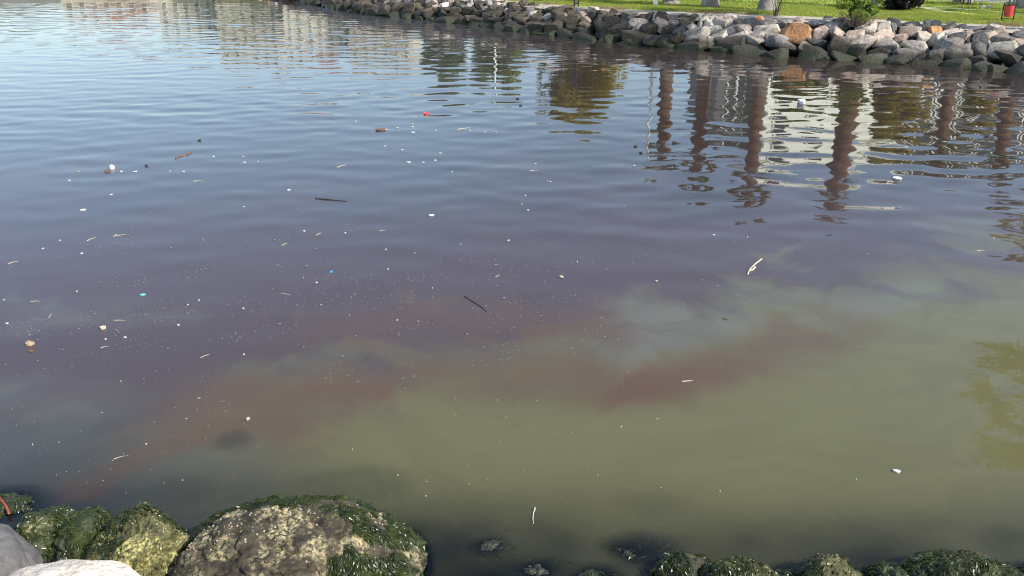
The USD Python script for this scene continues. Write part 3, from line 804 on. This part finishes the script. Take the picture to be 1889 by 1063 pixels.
def tree(name, label, loc, h, crown_r, crown_h, trunk_r, m, seed, n=6000, size=0.12):
    r = np.random.default_rng(seed)
    t = thing(name, label, 'tree', loc)
    zc = h - crown_h / 2
    fork = h - crown_h * 0.85
    parts = [tube([(0, 0, -0.15), (0.03, 0, 0.15), (0.06, 0.02, fork * .6), (0.02, 0, fork)], [trunk_r * 1.5, trunk_r * 1.1, trunk_r * .9, trunk_r * .8], 9)]
    for i in range(7):
        an = 2 * math.pi * i / 7 + r.uniform(-.3, .3)
        e = np.array([math.cos(an) * crown_r * .6, math.sin(an) * crown_r * .6, zc + r.uniform(-.2, .35) * crown_h])
        parts.append(tube([(0.02, 0, fork * .92), (e[0] * .4, e[1] * .4, fork + (e[2] - fork) * .55), e], [trunk_r * .6, trunk_r * .35, trunk_r * .12], 6))
    obj('trunk', cat_(parts), M['bark'], t, smooth=True)
    C = crown_points(n, (crown_r, crown_r, crown_h / 2), seed) + np.array([0, 0, zc])
    obj('crown', leaves(C, n, size, seed + 1), M[m], t)
    return t


def palm(label, base_px, top_px, Y=None, width=0.46, seed=0, n=15, flen=0.56):
    b = at(base_px[0], base_px[1], LAND_Z + 0.02)
    if Y is not None:
        b = np.array([atY(base_px[0], base_px[1], Y)[0], Y, LAND_Z + 0.02])
    tp = atY(top_px[0], top_px[1], b[1])
    hgt = -tp[2] - LAND_Z - 0.02 - flen * 0.55
    lean = np.array([(tp[0] - b[0]) * 0.9, 0.1, 0])
    r = np.random.default_rng(seed)
    t = thing('palm_tree', label, 'palm tree', b)
    zz = np.linspace(-0.05, hgt, 46)
    f = np.clip(zz / hgt, 0, 1)
    pts = np.stack([lean[0] * f ** 1.3, lean[1] * f, zz], 1)
    rad = width / 2 * (1.0 + 0.45 * np.exp(-zz / 0.25) - 0.12 * f) * (1 + 0.07 * (np.arange(46) % 2)) * r.uniform(0.95, 1.06, 46)
    rad = np.where(f > 0.90, rad * 0.72, rad)
    obj('trunk', tube(pts, rad, 12), M['palm_trunk'], t, smooth=40)
    top = pts[-1]
    for i in range(n):
        an = 2.4 * i + r.uniform(-.3, .3)
        el = r.uniform(-0.35, 1.2)
        d = np.array([math.cos(an) * math.cos(el), math.sin(an) * math.cos(el), math.sin(el)])
        L = flen * r.uniform(0.75, 1.1)
        pet = [top, top + d * L * .5 + (0, 0, .04), top + d * L * .75 - (0, 0, .02)]
        ms = [tube(pet, [.022, .016, .010], 5)]
        hub = pet[-1]
        s = np.cross(d, (0, 0, 1)); s /= np.linalg.norm(s) + 1e-9; u = np.cross(s, d)
        for j in range(11):
            th = (j - 5) * 0.23
            e = hub + (d * math.cos(th) + s * math.sin(th)) * L * .62 * (1 - .04 * abs(j - 5)) - np.array([0, 0, 0.10 + .03 * abs(j - 5)])
            mid = hub * .5 + e * .5 + np.array([0, 0, .05])
            wv = np.cross(e - hub, u); wv /= np.linalg.norm(wv) + 1e-9
            v = np.array([hub, mid - wv * .055, e, mid + wv * .055])
            ms.append(trimesh.Trimesh(v, [(0, 1, 2), (0, 2, 3)], process=False))
        obj('frond', cat_(ms), M['frond'], t)
    return t


palm('tall palm mirrored left of the other palms, its foot on the lawn', (1238, 8), (1222, 300), width=0.44, seed=1)
palm('second palm trunk from the left on the lawn behind the rock wall', (1310, 14), (1284, 335), width=0.43, seed=2)
palm('palm with a stout grey trunk beside the bare twiggy plant', (1415, 20), (1381, 380), width=0.44, seed=3)
palm('thickest palm, rising behind the green shrub', (1594, 13), (1536, 392), width=0.62, seed=4)
palm('palm between the dark bush and the benches', (1775, 7), (1739, 288), width=0.44, seed=5, flen=0.5)
palm('palm at the right edge beside the red litter bin', (1889, 20), (1846, 325), width=0.45, seed=6)
palm('tall palm past the right edge, only its mirrored crown in view', (2010, 30), (1893, 445), width=0.44, seed=7, n=18, flen=0.8)
palm('tallest palm past the right edge, its wavering crown mirrored in the olive water', (2190, 50), (1890, 800), Y=20.5, width=0.5, seed=8, n=26, flen=1.7)


def tree_at(name, label, px, Y, m, seed, n=6000, size=0.12):
    x0, x1, y0, y1 = px
    a, b = atY(x0, y1, Y), atY(x1, y1, Y)
    top = -atY((x0 + x1) / 2, y1, Y)[2] - LAND_Z
    bot = -atY((x0 + x1) / 2, y0, Y)[2] - LAND_Z
    tree(name, label, ((a[0] + b[0]) / 2, Y, LAND_Z), top, (b[0] - a[0]) / 2 * 1.05, (top - bot), 0.11, m, seed, n, size)


tree_at('broadleaf_tree', 'olive-yellow rounded tree mirrored in the middle of the water', (1003, 1140, 92, 240), 33.0, 'tree_leaf', 21, 9000, 0.10)
tree_at('broadleaf_tree', 'dark olive tree standing before the white building', (1590, 1695, 120, 280), 34.0, 'tree_leaf', 22, 9000, 0.10)
tree_at('broadleaf_tree', 'green tree mirrored behind the left white lamp post', (868, 962, 62, 162), 44.0, 'tree_leaf_green', 23, 8000, 0.12)
tree_at('broadleaf_tree', 'green tree mirrored farthest left by the rock wall', (782, 862, 60, 152), 46.0, 'tree_leaf_green', 24, 8000, 0.12)
tree_at('broadleaf_tree', 'low pale green tree in front of the white building beside the grey block', (1420, 1510, 120, 186), 38.0, 'tree_leaf_green', 25, 5000, 0.11)
tree_at('broadleaf_tree', 'small olive tree before the grey building at the right', (1765, 1830, 120, 225), 38.0, 'tree_leaf', 26, 5000, 0.11)


def shrub(name, label, loc, rad, h, m, seed, n, size, stems=9, twigs=0, low=0.56, clumps=20):
    r = np.random.default_rng(seed)
    t = thing(name, label, 'bush', loc)
    ms = []
    for i in range(stems):
        an = r.uniform(0, 6.28); q = r.uniform(.3, .9)
        ms.append(tube([(r.normal(0, .04), r.normal(0, .04), -.05), (math.cos(an) * rad * q * .4, math.sin(an) * rad * q * .4, h * .4), (math.cos(an) * rad * q, math.sin(an) * rad * q, h * r.uniform(.6, .95))], [.014, .010, .004], 5))
    obj('stems', cat_(ms), M['twig'], t)
    if n:
        C = crown_points(n, (rad, rad, h * .48), seed, clumps) + np.array([0, 0, h * low])
        obj('foliage', leaves(C, n, size, seed), M[m], t)
    if twigs:
        ms = []
        for i in range(twigs):
            an = r.uniform(0, 6.28); q = r.uniform(.2, 1.25) * rad
            b0 = np.array([math.cos(an) * q * .6, math.sin(an) * q * .6, -.05])
            e = b0 + np.array([r.normal(0, .22), r.normal(0, .22), r.uniform(.12, .5) * h])
            ms.append(tube([b0, (b0 + e) / 2 + r.normal(0, .03, 3), e], [.010, .007, .003], 4))
        tag(obj('dry_twigs', cat_(ms), M['twig'], t), label='tangle of dead brown twigs round the foot', kind='stuff')
    return t


c = at(1582, 44, LAND_Z)
shrub('green_shrub', 'bright green leafy shrub with dead twigs at its foot on the rock wall', c, 0.52, 0.84, 'shrub_leaf', 41, 2300, 0.05, twigs=150)
c = at(1657, 21, LAND_Z)
shrub('dark_bush', 'dark purple-black dense bush on the lawn right of the green shrub', c, 0.60, 1.05, 'dark_leaf', 42, 10000, 0.06, stems=26, low=0.42, clumps=150)
c = at(1432, 31, LAND_Z)
shrub('twiggy_plant', 'bare twiggy plant growing from the stones by the palm trunk', c, 0.26, 0.62, 'twig', 43, 0, 0.05, stems=14)
for px_, sd in (((1240, 9), 1), ((1312, 15), 2), ((1413, 21), 3), ((1775, 10), 4), ((1886, 23), 5), ((1592, 17), 6)):
    c = at(px_[0], px_[1], LAND_Z + 0.01)
    r_ = np.random.default_rng(sd)
    P = np.column_stack([r_.normal(c[0], .26, 260), r_.normal(c[1], .12, 260), np.full(260, LAND_Z + .01)])
    where = {1: 'left palm trunk', 2: 'second palm trunk', 3: 'stout grey palm trunk', 4: 'palm trunk near the benches', 5: 'palm trunk by the litter bin', 6: 'thick palm trunk behind the shrub'}[sd]
    tag(obj('weed_tuft', grass_mesh(P, 0.13, 0.02, sd + 50), M['grass']), f'tuft of long grass round the foot of the {where}', 'grass tuft', kind='stuff')


# ------------------------------------------------------------------ street furniture
def litter_bin(label, loc, rz, body_mat, first=True):
    t = thing('litter_bin', label, 'litter bin', loc, rz)
    UsdGeom.Xformable(t).AddScaleOp().Set(Gf.Vec3f(0.68, 0.68, 0.56))
    for s in (-1, 1):
        obj('post', cat_([box(0.035, 0.05, 0.86, (s * 0.20, 0, 0.40))]), M['black_metal'], t)
    obj('rail', box(0.363, 0.03, 0.03, (0, 0, 0.15)), M['black_metal'], t)
    th = np.linspace(0, 2 * math.pi, 20, endpoint=False)
    prof = [(0.135, 0.24), (0.15, 0.25), (0.165, 0.50), (0.175, 0.74), (0.165, 0.742), (0.155, 0.5), (0.135, 0.27), (0.0, 0.27)]
    body = trimesh.creation.revolve([(0.0, 0.24)] + prof, sections=24)
    obj('bucket', body, body_mat, t, smooth=40)
    obj('rim', trimesh.creation.annulus(r_min=0.166, r_max=0.186, height=0.03, sections=24).apply_translation((0, 0, 0.755)), M['black_metal'], t, smooth=40)
    hood = trimesh.creation.revolve([(0.0, 0.90), (0.12, 0.885), (0.215, 0.845), (0.215, 0.83), (0.0, 0.86)], sections=24)
    obj('hood', hood, M['black_metal'], t, smooth=40)
    return t


litter_bin('red litter bin hung between two black posts by the path', at(1857, 41, LAND_Z + 0.01), -0.35, M['red_metal'])
c = at(1063, 12.5, LAND_Z + 0.01)
t = thing('bollard_post', 'narrow black metal stand with rungs at the edge of the lawn', 'post', c, -0.5)
for s in (-1, 1):
    obj('upright', box(0.035, 0.04, 1.05, (s * 0.07, 0, 0.50)), M['black_metal'], t)
for z in (0.10, 0.24, 0.38, 0.52):
    obj('rung', box(0.105, 0.03, 0.035, (0, 0, z)), M['black_metal'], t)
obj('panel', box(0.105, 0.02, 0.36, (0, 0, 0.80)), M['black_metal'], t)


def bench(label, c, rz):
    t = thing('park_bench', label, 'bench', c, rz)
    for i in range(4):
        obj('seat_slat', box(1.5, 0.085, 0.035, (0, -0.18 + i * 0.11, 0.45)), M['slat'], t)
    for i in range(3):
        obj('back_slat', box(1.5, 0.03, 0.085, (0, 0.24 + 0.03 * i, 0.56 + 0.12 * i)), M['slat'], t)
    for s in (-1, 1):
        obj('leg', cat_([bar((s * .6, -.20, 0), (s * .6 + .05 * s, -.16, .43), .05), bar((s * .6, .24, 0), (s * .6, .20, .43), .05), bar((s * .6, .2, .43), (s * .6, .33, .86), .045)]), M['black_metal'], t)
    return t


bench('dark slatted bench left of the palm behind the dark bush', at(1736, 8, LAND_Z + .03), -0.25)
bench('dark slatted bench right of the palm, behind the red litter bin', at(1826, 11, LAND_Z + .03), -0.25)
c = at(1819, 17, LAND_Z + .03)
for dx in (-.10, .10):
    b = trimesh.creation.revolve([(0, 0), (.055, 0), (.085, .09), (.08, .11), (0, .11)], sections=12); b.apply_translation((0, 0, 0))
    o = obj('concrete_block', b, M['concrete'])
    UsdGeom.Xformable(o).AddTranslateOp().Set(Gf.Vec3d(c[0] + dx, c[1], c[2]))
    tag(o, 'small cream concrete block, %s of a pair by the cycle path' % ('left' if dx < 0 else 'right'), 'concrete block')


def lamp(label, base, hgt):
    t = thing('lamp_post', label, 'lamp post', base)
    obj('base_plate', cat_([box(.22, .22, .03, (0, 0, .015)), trimesh.creation.cylinder(radius=.075, height=.3, sections=12).apply_translation((0, 0, .18))]), M['white_paint'], t)
    obj('pole', tube([(0, 0, .3), (0, 0, hgt * .6), (0, 0, hgt)], [.055, .045, .035], 10), M['white_paint'], t, smooth=40)
    obj('arm', tube([(0, 0, hgt), (0, -.12, hgt + .12), (0, -.5, hgt + .16)], [.03, .026, .022], 8), M['white_paint'], t, smooth=40)
    obj('lamp_head', trimesh.creation.revolve([(0, .06), (.09, .05), (.17, 0), (.14, -.02), (0, -.03)], sections=16).apply_translation((0, -.55, hgt + .15)), M['white_paint'], t, smooth=40)


def lamp_at(label, xr, yr, Y, base=None):
    tp = atY(xr, yr, Y)
    lamp(label, (tp[0], Y, LAND_Z) if base is None else base, -tp[2] - LAND_Z - .1)


lamp_at('white lamp post mirrored in front of the left green tree', 914, 168, 40.0)
b = at(1209, 12, LAND_Z)
lamp_at('white lamp post standing on the lawn left of the palms', 1188, 296, b[1], b)
lamp_at('white lamp post mirrored on the grey block beside a palm', 1355, 205, 38.0)
lamp_at('white lamp post mirrored right of the dark olive tree', 1682, 290, 36.0)


# ------------------------------------------------------------------ buildings seen in the water
def building(name, label, x0, x1, Y, depth, h, wall_m, floors, cols, rz=0.0, roof='flat', balcony=False, frame_m='white_paint', mull=False):
    w = x1 - x0
    t = thing(name, label, 'building', ((x0 + x1) / 2, Y + depth / 2, LAND_Z), rz)
    obj('wall', box(w, depth, h, (0, 0, h / 2)), M[wall_m], t)
    if roof == 'flat':
        obj('roof', box(w + .5, depth + .5, .25, (0, 0, h + .125)), M[wall_m], t)
    else:
        v = np.array([(-w / 2 - .3, -depth / 2 - .3, h + .002), (w / 2 + .3, -depth / 2 - .3, h + .002), (w / 2 + .3, depth / 2 + .3, h + .002), (-w / 2 - .3, depth / 2 + .3, h + .002), (-w / 2 + depth / 3, 0, h + 1.8), (w / 2 - depth / 3, 0, h + 1.8)])
        obj('roof', trimesh.Trimesh(v, [(0, 1, 5), (0, 5, 4), (2, 3, 4), (2, 4, 5), (1, 2, 5), (3, 0, 4), (0, 2, 1), (0, 3, 2)], process=False), M['roof_tile'], t)
    fh, cw = h / floors, w / cols
    for f in range(floors):
        for k in range(cols):
            cx, cz = -w / 2 + (k + .5) * cw, (f + .55) * fh
            ww, wh = cw * (.80 if mull else .46), fh * (.72 if mull else .48)
            fr = cat_([box(ww + .12, .10, .08, (cx, -depth / 2 - .02, cz + s * (wh / 2 + .04))) for s in (-1, 1)] + [box(.08, .094, wh, (cx + s * (ww / 2 + .02), -depth / 2 - .02, cz)) for s in (-1, 1)])
            o = obj('window', fr, M[frame_m], t)
            obj('pane', box(ww - .04, .03, wh, (cx, -depth / 2 - .017, cz)), M['glass_dark'], o)
        if balcony and f:
            obj('balcony', cat_([box(w * .98, .9, .14, (0, -depth / 2 - .47, f * fh)), box(w * .98, .06, .5, (0, -depth / 2 - .88, f * fh + .50))]), M[wall_m], t)
    return t


Yb = 50.0
def bx(x, y):
    return atY(x, y, Yb)


hw = -bx(1500, 304)[2] - LAND_Z
building('white_building', 'bright white building mirrored between the palms', bx(1402, 200)[0], bx(1660, 200)[0], Yb, 8, hw, 'facade_white', 3, 4, 0.06)
building('grey_building', 'tall grey block mirrored left of the white building', bx(1327, 200)[0], bx(1398, 200)[0], Yb + 1, 8, -bx(1365, 252)[2] - LAND_Z, 'facade_grey', 3, 1)
building('grey_building', 'grey framed building with white mullions mirrored at the right', bx(1668, 200)[0], bx(2060, 200)[0], Yb + 2, 9, hw * .97, 'facade_grey', 4, 9, mull=True)
for i, (x0, x1, yt, Y, m_, fl, cl, rf, lb) in enumerate([
        (300, 400, 66, 118, 'facade_tan', 4, 5, 'flat', 'tan apartment block mirrored farthest left across the bay'),
        (410, 520, 108, 112, 'facade_cream', 5, 6, 'flat', 'cream apartment block mirrored across the bay, second from left'),
        (528, 640, 98, 106, 'facade_cream', 5, 6, 'hip', 'cream block with a tiled roof mirrored across the bay'),
        (648, 760, 118, 104, 'facade_tan', 5, 6, 'flat', 'tall tan block mirrored across the bay near the rock wall'),
        (960, 1190, 88, 96, 'facade_cream', 3, 9, 'hip', 'long low cream building mirrored behind the olive-yellow tree'),
        (120, 280, 30, 128, 'facade_tan', 3, 7, 'hip', 'low tan building mirrored at the far left')]):
    a_, b_ = atY(x0, yt, Y), atY(x1, yt, Y)
    building('apartment_block', lb, a_[0], b_[0], Y, 12, -a_[2] - LAND_Z, m_, fl, cl, roof=rf, balcony=(i % 2 == 1))


# ------------------------------------------------------------------ things adrift
dr = np.random.default_rng(19)


def flake_mesh(L, Wd, seed, th=0.004, n=9, curl=0.15):
    r = np.random.default_rng(seed)
    a = np.linspace(0, 2 * math.pi, n, endpoint=False) + r.normal(0, .12, n)
    q = r.uniform(.68, 1.08, n)
    p = np.stack([np.cos(a) * L / 2 * q, np.sin(a) * Wd / 2 * q], 1)
    zt = th + curl * L * (p[:, 0] / L) ** 2 + r.uniform(0, th, n)
    top = np.column_stack([p, zt]); bot = np.column_stack([p * .9, zt - th * 1.6])
    v = np.vstack([top, bot, [[0, 0, th * 1.9]], [[0, 0, -th * .5]]])
    f = []
    for i in range(n):
        j = (i + 1) % n
        f += [(i, j, 2 * n), (n + j, n + i, 2 * n + 1), (i, n + i, n + j), (i, n + j, j)]
    return trimesh.Trimesh(v, f, process=False)


def adrift(x, y):
    p = at(x, y)
    return np.array([p[0], p[1], float(eta(p[0], p[1]))]), float(math.hypot(*p[:2], CAM_H)) / FPX


def flake(name, label, cat, x, y, lpx, hpx, m, rz=0.0, th=0.004, group=None, n=9, curl=.15):
    "lpx, hpx: its size as seen in the photo"
    if name == 'floating_flake':
        lpx, hpx = lpx * .56, hpx * .56
    else:
        lpx, hpx = lpx * .78, hpx * .72
    p, s = adrift(x, y)
    dep = hpx * s * math.hypot(p[1], CAM_H) / CAM_H
    o = obj(name, flake_mesh(lpx * s, max(min(dep, lpx * s * 1.3), lpx * s * .35), int(x * 7 + y), th, n, curl), M[m], smooth=50)
    xf = UsdGeom.Xformable(o); xf.AddTranslateOp().Set(Gf.Vec3d(*map(float, p))); xf.AddRotateZOp().Set(math.degrees(rz))
    return tag(o, label, cat, group)


def stick(name, label, cat, pts, wpx, m, group=None, taper=0.5, lift_=0.004):
    "a thin bent thing lying on the water through the photo's pixels"
    P = [adrift(*q) for q in pts]
    o0 = P[0][0]
    w = np.array([p - o0 for p, s in P]); w[:, 2] += lift_
    k = np.linspace(0, len(w) - 1, 3 * len(w))
    w = np.stack([np.interp(k, np.arange(len(w)), w[:, i]) for i in range(3)], 1)
    w += dr.normal(0, 0.08 * wpx * P[0][1], w.shape)
    o = obj(name, tube(w, np.linspace(1, taper, len(w)) * wpx * P[0][1] / 2, 6), M[m], smooth=50)
    UsdGeom.Xformable(o).AddTranslateOp().Set(Gf.Vec3d(*map(float, o0)))
    return tag(o, label, cat, group)


F_, S_, T_ = 'floating_scrap', 'floating_straw', 'floating_twig'
flake(F_, 'diamond-shaped turquoise plastic scrap floating at the left', 'plastic scrap', 263, 544, 15, 5, 'cyan_plastic', n=4)
flake(F_, 'small bright blue plastic scrap on the purple water', 'plastic scrap', 611, 502, 9, 4, 'blue_plastic')
flake(F_, 'cream chunk floating left, above the tan one', 'floating chunk', 190, 606, 14, 6, 'cream_scrap', .3, .012)
flake(F_, 'tan chunk of debris near the left edge', 'floating chunk', 55, 636, 19, 8, 'tan_scrap', .1, .014)
flake(F_, 'brown sodden scrap just below the tan chunk', 'floating chunk', 58, 648, 11, 6, 'brown_leaf')
flake('floating_feather', 'bright white feather-like scrap alone on the olive water at right', 'feather', 1654, 871, 17, 8, 'white_scrap', -.5, .006, n=7, curl=.3)
flake(F_, 'white leaf-shaped scrap in the middle of the purple water', 'plastic scrap', 796, 398, 15, 6, 'white_scrap', .1, n=6)
flake(F_, 'white scrap left of the middle on the blue water', 'plastic scrap', 153, 388, 13, 5, 'white_scrap', .3)
flake('plastic_bag', 'crumpled white plastic bag among the palm reflections', 'plastic bag', 1478, 191, 21, 10, 'white_scrap', .2, .04, n=11, curl=.4)
flake(F_, 'white flat scrap under the reflected white building at right', 'plastic scrap', 1655, 330, 22, 6, 'white_scrap', -.1, .01)
flake(F_, 'cream pair of scraps just right of the middle', 'floating chunk', 1036, 512, 10, 6, 'cream_scrap', .2, .008)
flake(F_, 'tiny upright cream scrap between the twig and the forked reed', 'floating chunk', 1211, 520, 5, 7, 'cream_scrap', 1.2, .008)
flake('floating_leaf', 'dark brown curled leaf on the grey-green patch', 'leaf', 1339, 589, 8, 7, 'brown_leaf', .6, .006, curl=.5)
flake(F_, 'pinkish pale scrap on the red stain at lower left', 'floating chunk', 457, 774, 10, 7, 'cream_scrap', 0, .006)
flake('floating_egg', 'round white lump with brown litter clinging to it', 'floating chunk', 207, 312, 11, 8, 'white_scrap', 0, .03, n=12, curl=0)
flake('floating_leaf', 'brown leaf litter stuck to the round white lump', 'leaf', 198, 317, 14, 7, 'brown_leaf', .3, .012, curl=.4)
flake('floating_leaf', 'brown raft of leaf litter in the blue water left of the red loop', 'leaf litter', 702, 241, 28, 6, 'brown_leaf', .1, .01, n=13)
flake(F_, 'pale scrap lying against the brown raft of litter', 'floating chunk', 712, 240, 13, 4, 'cream_scrap', .2)
flake(F_, 'flat pale slick-edged board under the dark floating stick', 'floating board', 603, 376, 60, 8, 'green_scrap', 0, .002, n=14, curl=0) if False else None
stick(T_, 'dark waterlogged stick at the upper left of the middle', 'stick', [(582, 367), (605, 369), (640, 372)], 2.8, 'dark_twig')
stick(T_, 'thin black twig slanting down in the centre', 'twig', [(857, 547), (872, 557), (887, 566), (898, 576)], 1.9, 'dark_twig')
stick(T_, 'reddish brown twig with leaf bits at the upper left', 'twig', [(324, 293), (333, 288), (342, 287), (354, 281)], 3.4, 'brown_leaf', taper=.8)
t = thing('forked_reed', 'forked pale reed floating on the purple water at right', 'reed', adrift(1385, 497)[0])
for pts, w in (([(1379, 508), (1383, 498), (1393, 488), (1405, 479)], 2.4), ([(1382, 500), (1388, 499), (1393, 494)], 3.6)):
    o0 = adrift(1385, 497)[0]
    q = np.array([adrift(*p)[0] - o0 + (0, 0, .006) for p in pts])
    obj('stem', tube(q, w * adrift(1385, 497)[1] / 2, 6), M['straw'], t, smooth=50)
stick(S_, 'curved pale reed floating in front of the near rocks', 'reed', [(987, 938), (984, 948), (983, 958), (984, 967)], 2.6, 'straw')
stick(S_, 'pale straw on the edge of the red stain right of centre', 'straw', [(1258, 705), (1268, 704), (1278, 703)], 2.0, 'straw')
stick('hose', 'short orange-red bent hose at the left edge by the grey rock', 'hose', [(-12, 912), (2, 928), (12, 942), (19, 956)], 4, 'orange_plastic', taper=1, lift_=.03)
# red loop: a small plastic ring
p, s_ = adrift(787, 210)
rg = trimesh.creation.torus(major_radius=4.6 * s_, minor_radius=1.0 * s_, major_sections=18, minor_sections=8); rg.apply_scale((1, 1.5, 1)); rg.apply_translation(p + (0, 0, .01))
tag(obj('red_ring', rg, M['red_plastic'], smooth=50), 'small red plastic ring floating in the blue water', 'plastic ring')
MARKS = [(263, 544, 'turquoise scrap'), (611, 502, 'blue scrap'), (190, 606, 'cream chunk'), (55, 636, 'tan chunk'), (1654, 871, 'white feather'), (796, 398, 'white leaf-shaped scrap'), (153, 388, 'white scrap at left'), (1478, 191, 'plastic bag'),
         (1655, 330, 'flat white scrap at right'), (1036, 512, 'cream pair of scraps'), (1339, 589, 'dark brown leaf'), (457, 774, 'pinkish scrap'), (207, 312, 'round white lump'), (702, 241, 'brown raft of litter'), (606, 368, 'waterlogged stick'),
         (878, 562, 'black twig'), (340, 287, 'reddish twig'), (1385, 497, 'forked reed'), (984, 952, 'curved reed'), (1268, 704, 'straw on the red stain'), (787, 210, 'red ring'), (432, 838, 'blurred sunken rock')]
_made = {}


def whereabouts(x, y):
    mx, my, nm = min(MARKS, key=lambda q: math.hypot((q[0] - x), 1.6 * (q[1] - y)))
    dx, dy = x - mx, (y - my)
    way = ('right of' if dx > 0 else 'left of') if abs(dx) > 1.3 * abs(dy) else ('below' if dy > 0 else 'above')
    if .45 < abs(dx) / (abs(dy) + .1) < 2.2:
        way = ('below' if dy > 0 else 'above') + (' and right of' if dx > 0 else ' and left of')
    dd = math.hypot(dx, dy)
    return ('close ' if dd < 40 else '' if dd < 110 else 'well ') + way + ' the ' + nm


def single(label):
    k = _made[label] = _made.get(label, 0) + 1
    return label if k == 1 else ['', '', 'another ', 'third ', 'fourth ', 'fifth '][min(k, 5)] + label


G1, G2 = 'pale straws adrift on the water', 'white flakes adrift on the water'
for x, y, dx, dy in [(65, 557, 18, -1), (93, 583, 6, -8), (221, 592, 19, 0), (217, 612, 7, 7), (193, 641, 14, -3), (378, 658, 17, -6), (168, 442, 16, -7), (221, 435, 24, -3), (375, 444, 5, 5), (528, 544, 18, 3),
                     (515, 492, 8, 5), (220, 845, 20, -6), (630, 307, 16, -4), (367, 335, 20, 0), (588, 433, 9, -4), (855, 238, 22, -3), (525, 182 + 269, 9, -4), (918, 510, 8, -3), (706, 426, 12, 0), (1810, 463, 14, 0), (24, 485, 18, -4), (985, 316, 16, -1)]:
    stick(S_, single(('long' if abs(dx) > 17 else 'short') + ' pale straw ' + whereabouts(x, y)), 'straw', [(x - dx / 2, y - dy / 2), (x, y - .6), (x + dx / 2, y + dy / 2)], 1.15, 'straw', G1)
FL = [(79, 459, 6), (111, 444, 7), (151, 468, 8), (142, 538, 6), (7, 554, 6), (13, 597, 10), (367, 555, 6), (347, 563, 6), (449, 570, 8), (329, 600, 8), (231, 623, 9), (195, 626, 7), (450, 655, 6), (561, 427, 8),
      (637, 430, 6), (712, 461, 7), (938, 444, 8), (584, 522, 8), (592, 563, 6), (765, 467, 4), (850, 451, 4), (798, 532, 4), (716, 497, 7), (862, 617, 4), (772, 593, 4), (733, 591, 5), (645, 582, 4), (1379, 438, 4),
      (1317, 434, 8), (1065, 484, 5), (761, 229, 10), (761, 234, 9), (762, 245, 15), (733, 236, 11), (656, 224, 7), (867, 241, 8), (914, 244, 10), (894, 244, 7), (804, 241, 6), (710, 270, 9), (742, 277, 9),
      (812, 283, 12), (781, 300, 11), (754, 300, 16), (803, 296, 9), (988, 302, 9), (834, 317, 6), (533, 351, 14), (974, 388, 9), (969, 361, 6), (963, 377, 5), (394, 289, 9), (449, 289, 7), (451, 300, 11), (339, 317, 9),
      (128, 333, 7), (249, 317, 14), (224, 317, 11), (145, 317, 9), (1328, 907, 5), (205, 360, 8), (476, 298, 6), (313, 316, 6), (450, 382, 6), (1170, 306, 10), (1015, 335, 9), (1010, 333, 5), (1742, 262, 8), (1833, 440, 5),
      (1600, 470, 5), (1146, 788, 4), (862, 860, 3), (917, 739, 4), (223, 704, 4), (60, 821, 4), (270, 820, 4), (337, 887, 4), (650, 830, 3), (734, 878, 4), (1103, 877, 3), (1580, 885, 3), (1888, 803, 4)]
for x, y, l in FL:
    flake('floating_flake', single(('largish ' if l > 9 else 'tiny ' if l < 5 else 'small ') + ('white' if (x + y) % 3 else 'cream') + ' flake ' + whereabouts(x, y)), 'flake', x, y, l, l * .42, 'white_scrap' if (x + y) % 3 else 'cream_scrap', dr.uniform(-.4, .4), .004, G2)
for x, y in ((368, 260), (270, 307), (1172, 271), (1182, 283), (955, 183), (960, 195)):
    flake('floating_leaf', single('tiny dark curled leaf ' + whereabouts(x, y)), 'leaf', x, y, 8, 3, 'dark_twig', .2, .01, 'dark leaves adrift', curl=.5)
# specks of scum, too many and too small to count
n = 14000
u = dr.uniform(-100, 1989, n); v = np.r_[dr.normal(560, 90, int(n * .55)), dr.uniform(230, 1010, n - int(n * .55))]
cl = 0.5 * fbm(np.column_stack([u / 120, v / 60, 0 * u]), 4, 91) + 0.5 * fbm(np.column_stack([(u + v) / 260, (v + .12 * u) / 26, 0 * u]), 3, 95)
dens = smoothstep(.46, .58, cl) * np.where(u < 1000, 1.0, np.interp(u, [1000, 1300], [1.0, .22])) * np.interp(v, [230, 420, 700, 800, 1010], [.25, 1, 1, .45, .3]) * np.where((v > 740) & (u > 1200), .4, 1)
k = dr.uniform(size=n) < dens
u, v = u[k], v[k]
Vs, Fs = [], []
pts = np.array([at(a_, b_) for a_, b_ in zip(u, v)])
pts[:, 2] = eta(pts[:, 0], pts[:, 1]) + 0.003
free = pts[:, 1] > 4.0
pts = pts[free]
sz = dr.gamma(2.2, 0.22, len(pts)) * np.hypot(pts[:, 1], CAM_H) / FPX + 0.0006
an = np.linspace(0, 2 * math.pi, 6, endpoint=False)
el = dr.uniform(.8, 1.6, len(pts))
ring = np.stack([np.cos(an)[None] * (sz * el)[:, None], np.sin(an)[None] * (sz * 1.3)[:, None], np.zeros((len(pts), 6))], -1) * dr.uniform(.7, 1.1, (len(pts), 6, 1))
vv = np.concatenate([pts[:, None] + ring, pts[:, None] + np.array([0, 0, 1.0]) * sz[:, None, None] * .5], 1).reshape(-1, 3)
f = np.array([(i, (i + 1) % 6, 6) for i in range(6)])
ff = (np.arange(len(pts))[:, None, None] * 7 + f[None]).reshape(-1, 3)
tag(obj('scum_specks', trimesh.Trimesh(vv, ff, process=False), M['scum']), 'fine pale specks of scum strewn over the water', 'scum', kind='stuff')
print('stones', N_STONES, 'specks', len(pts), 'water verts', len(V))
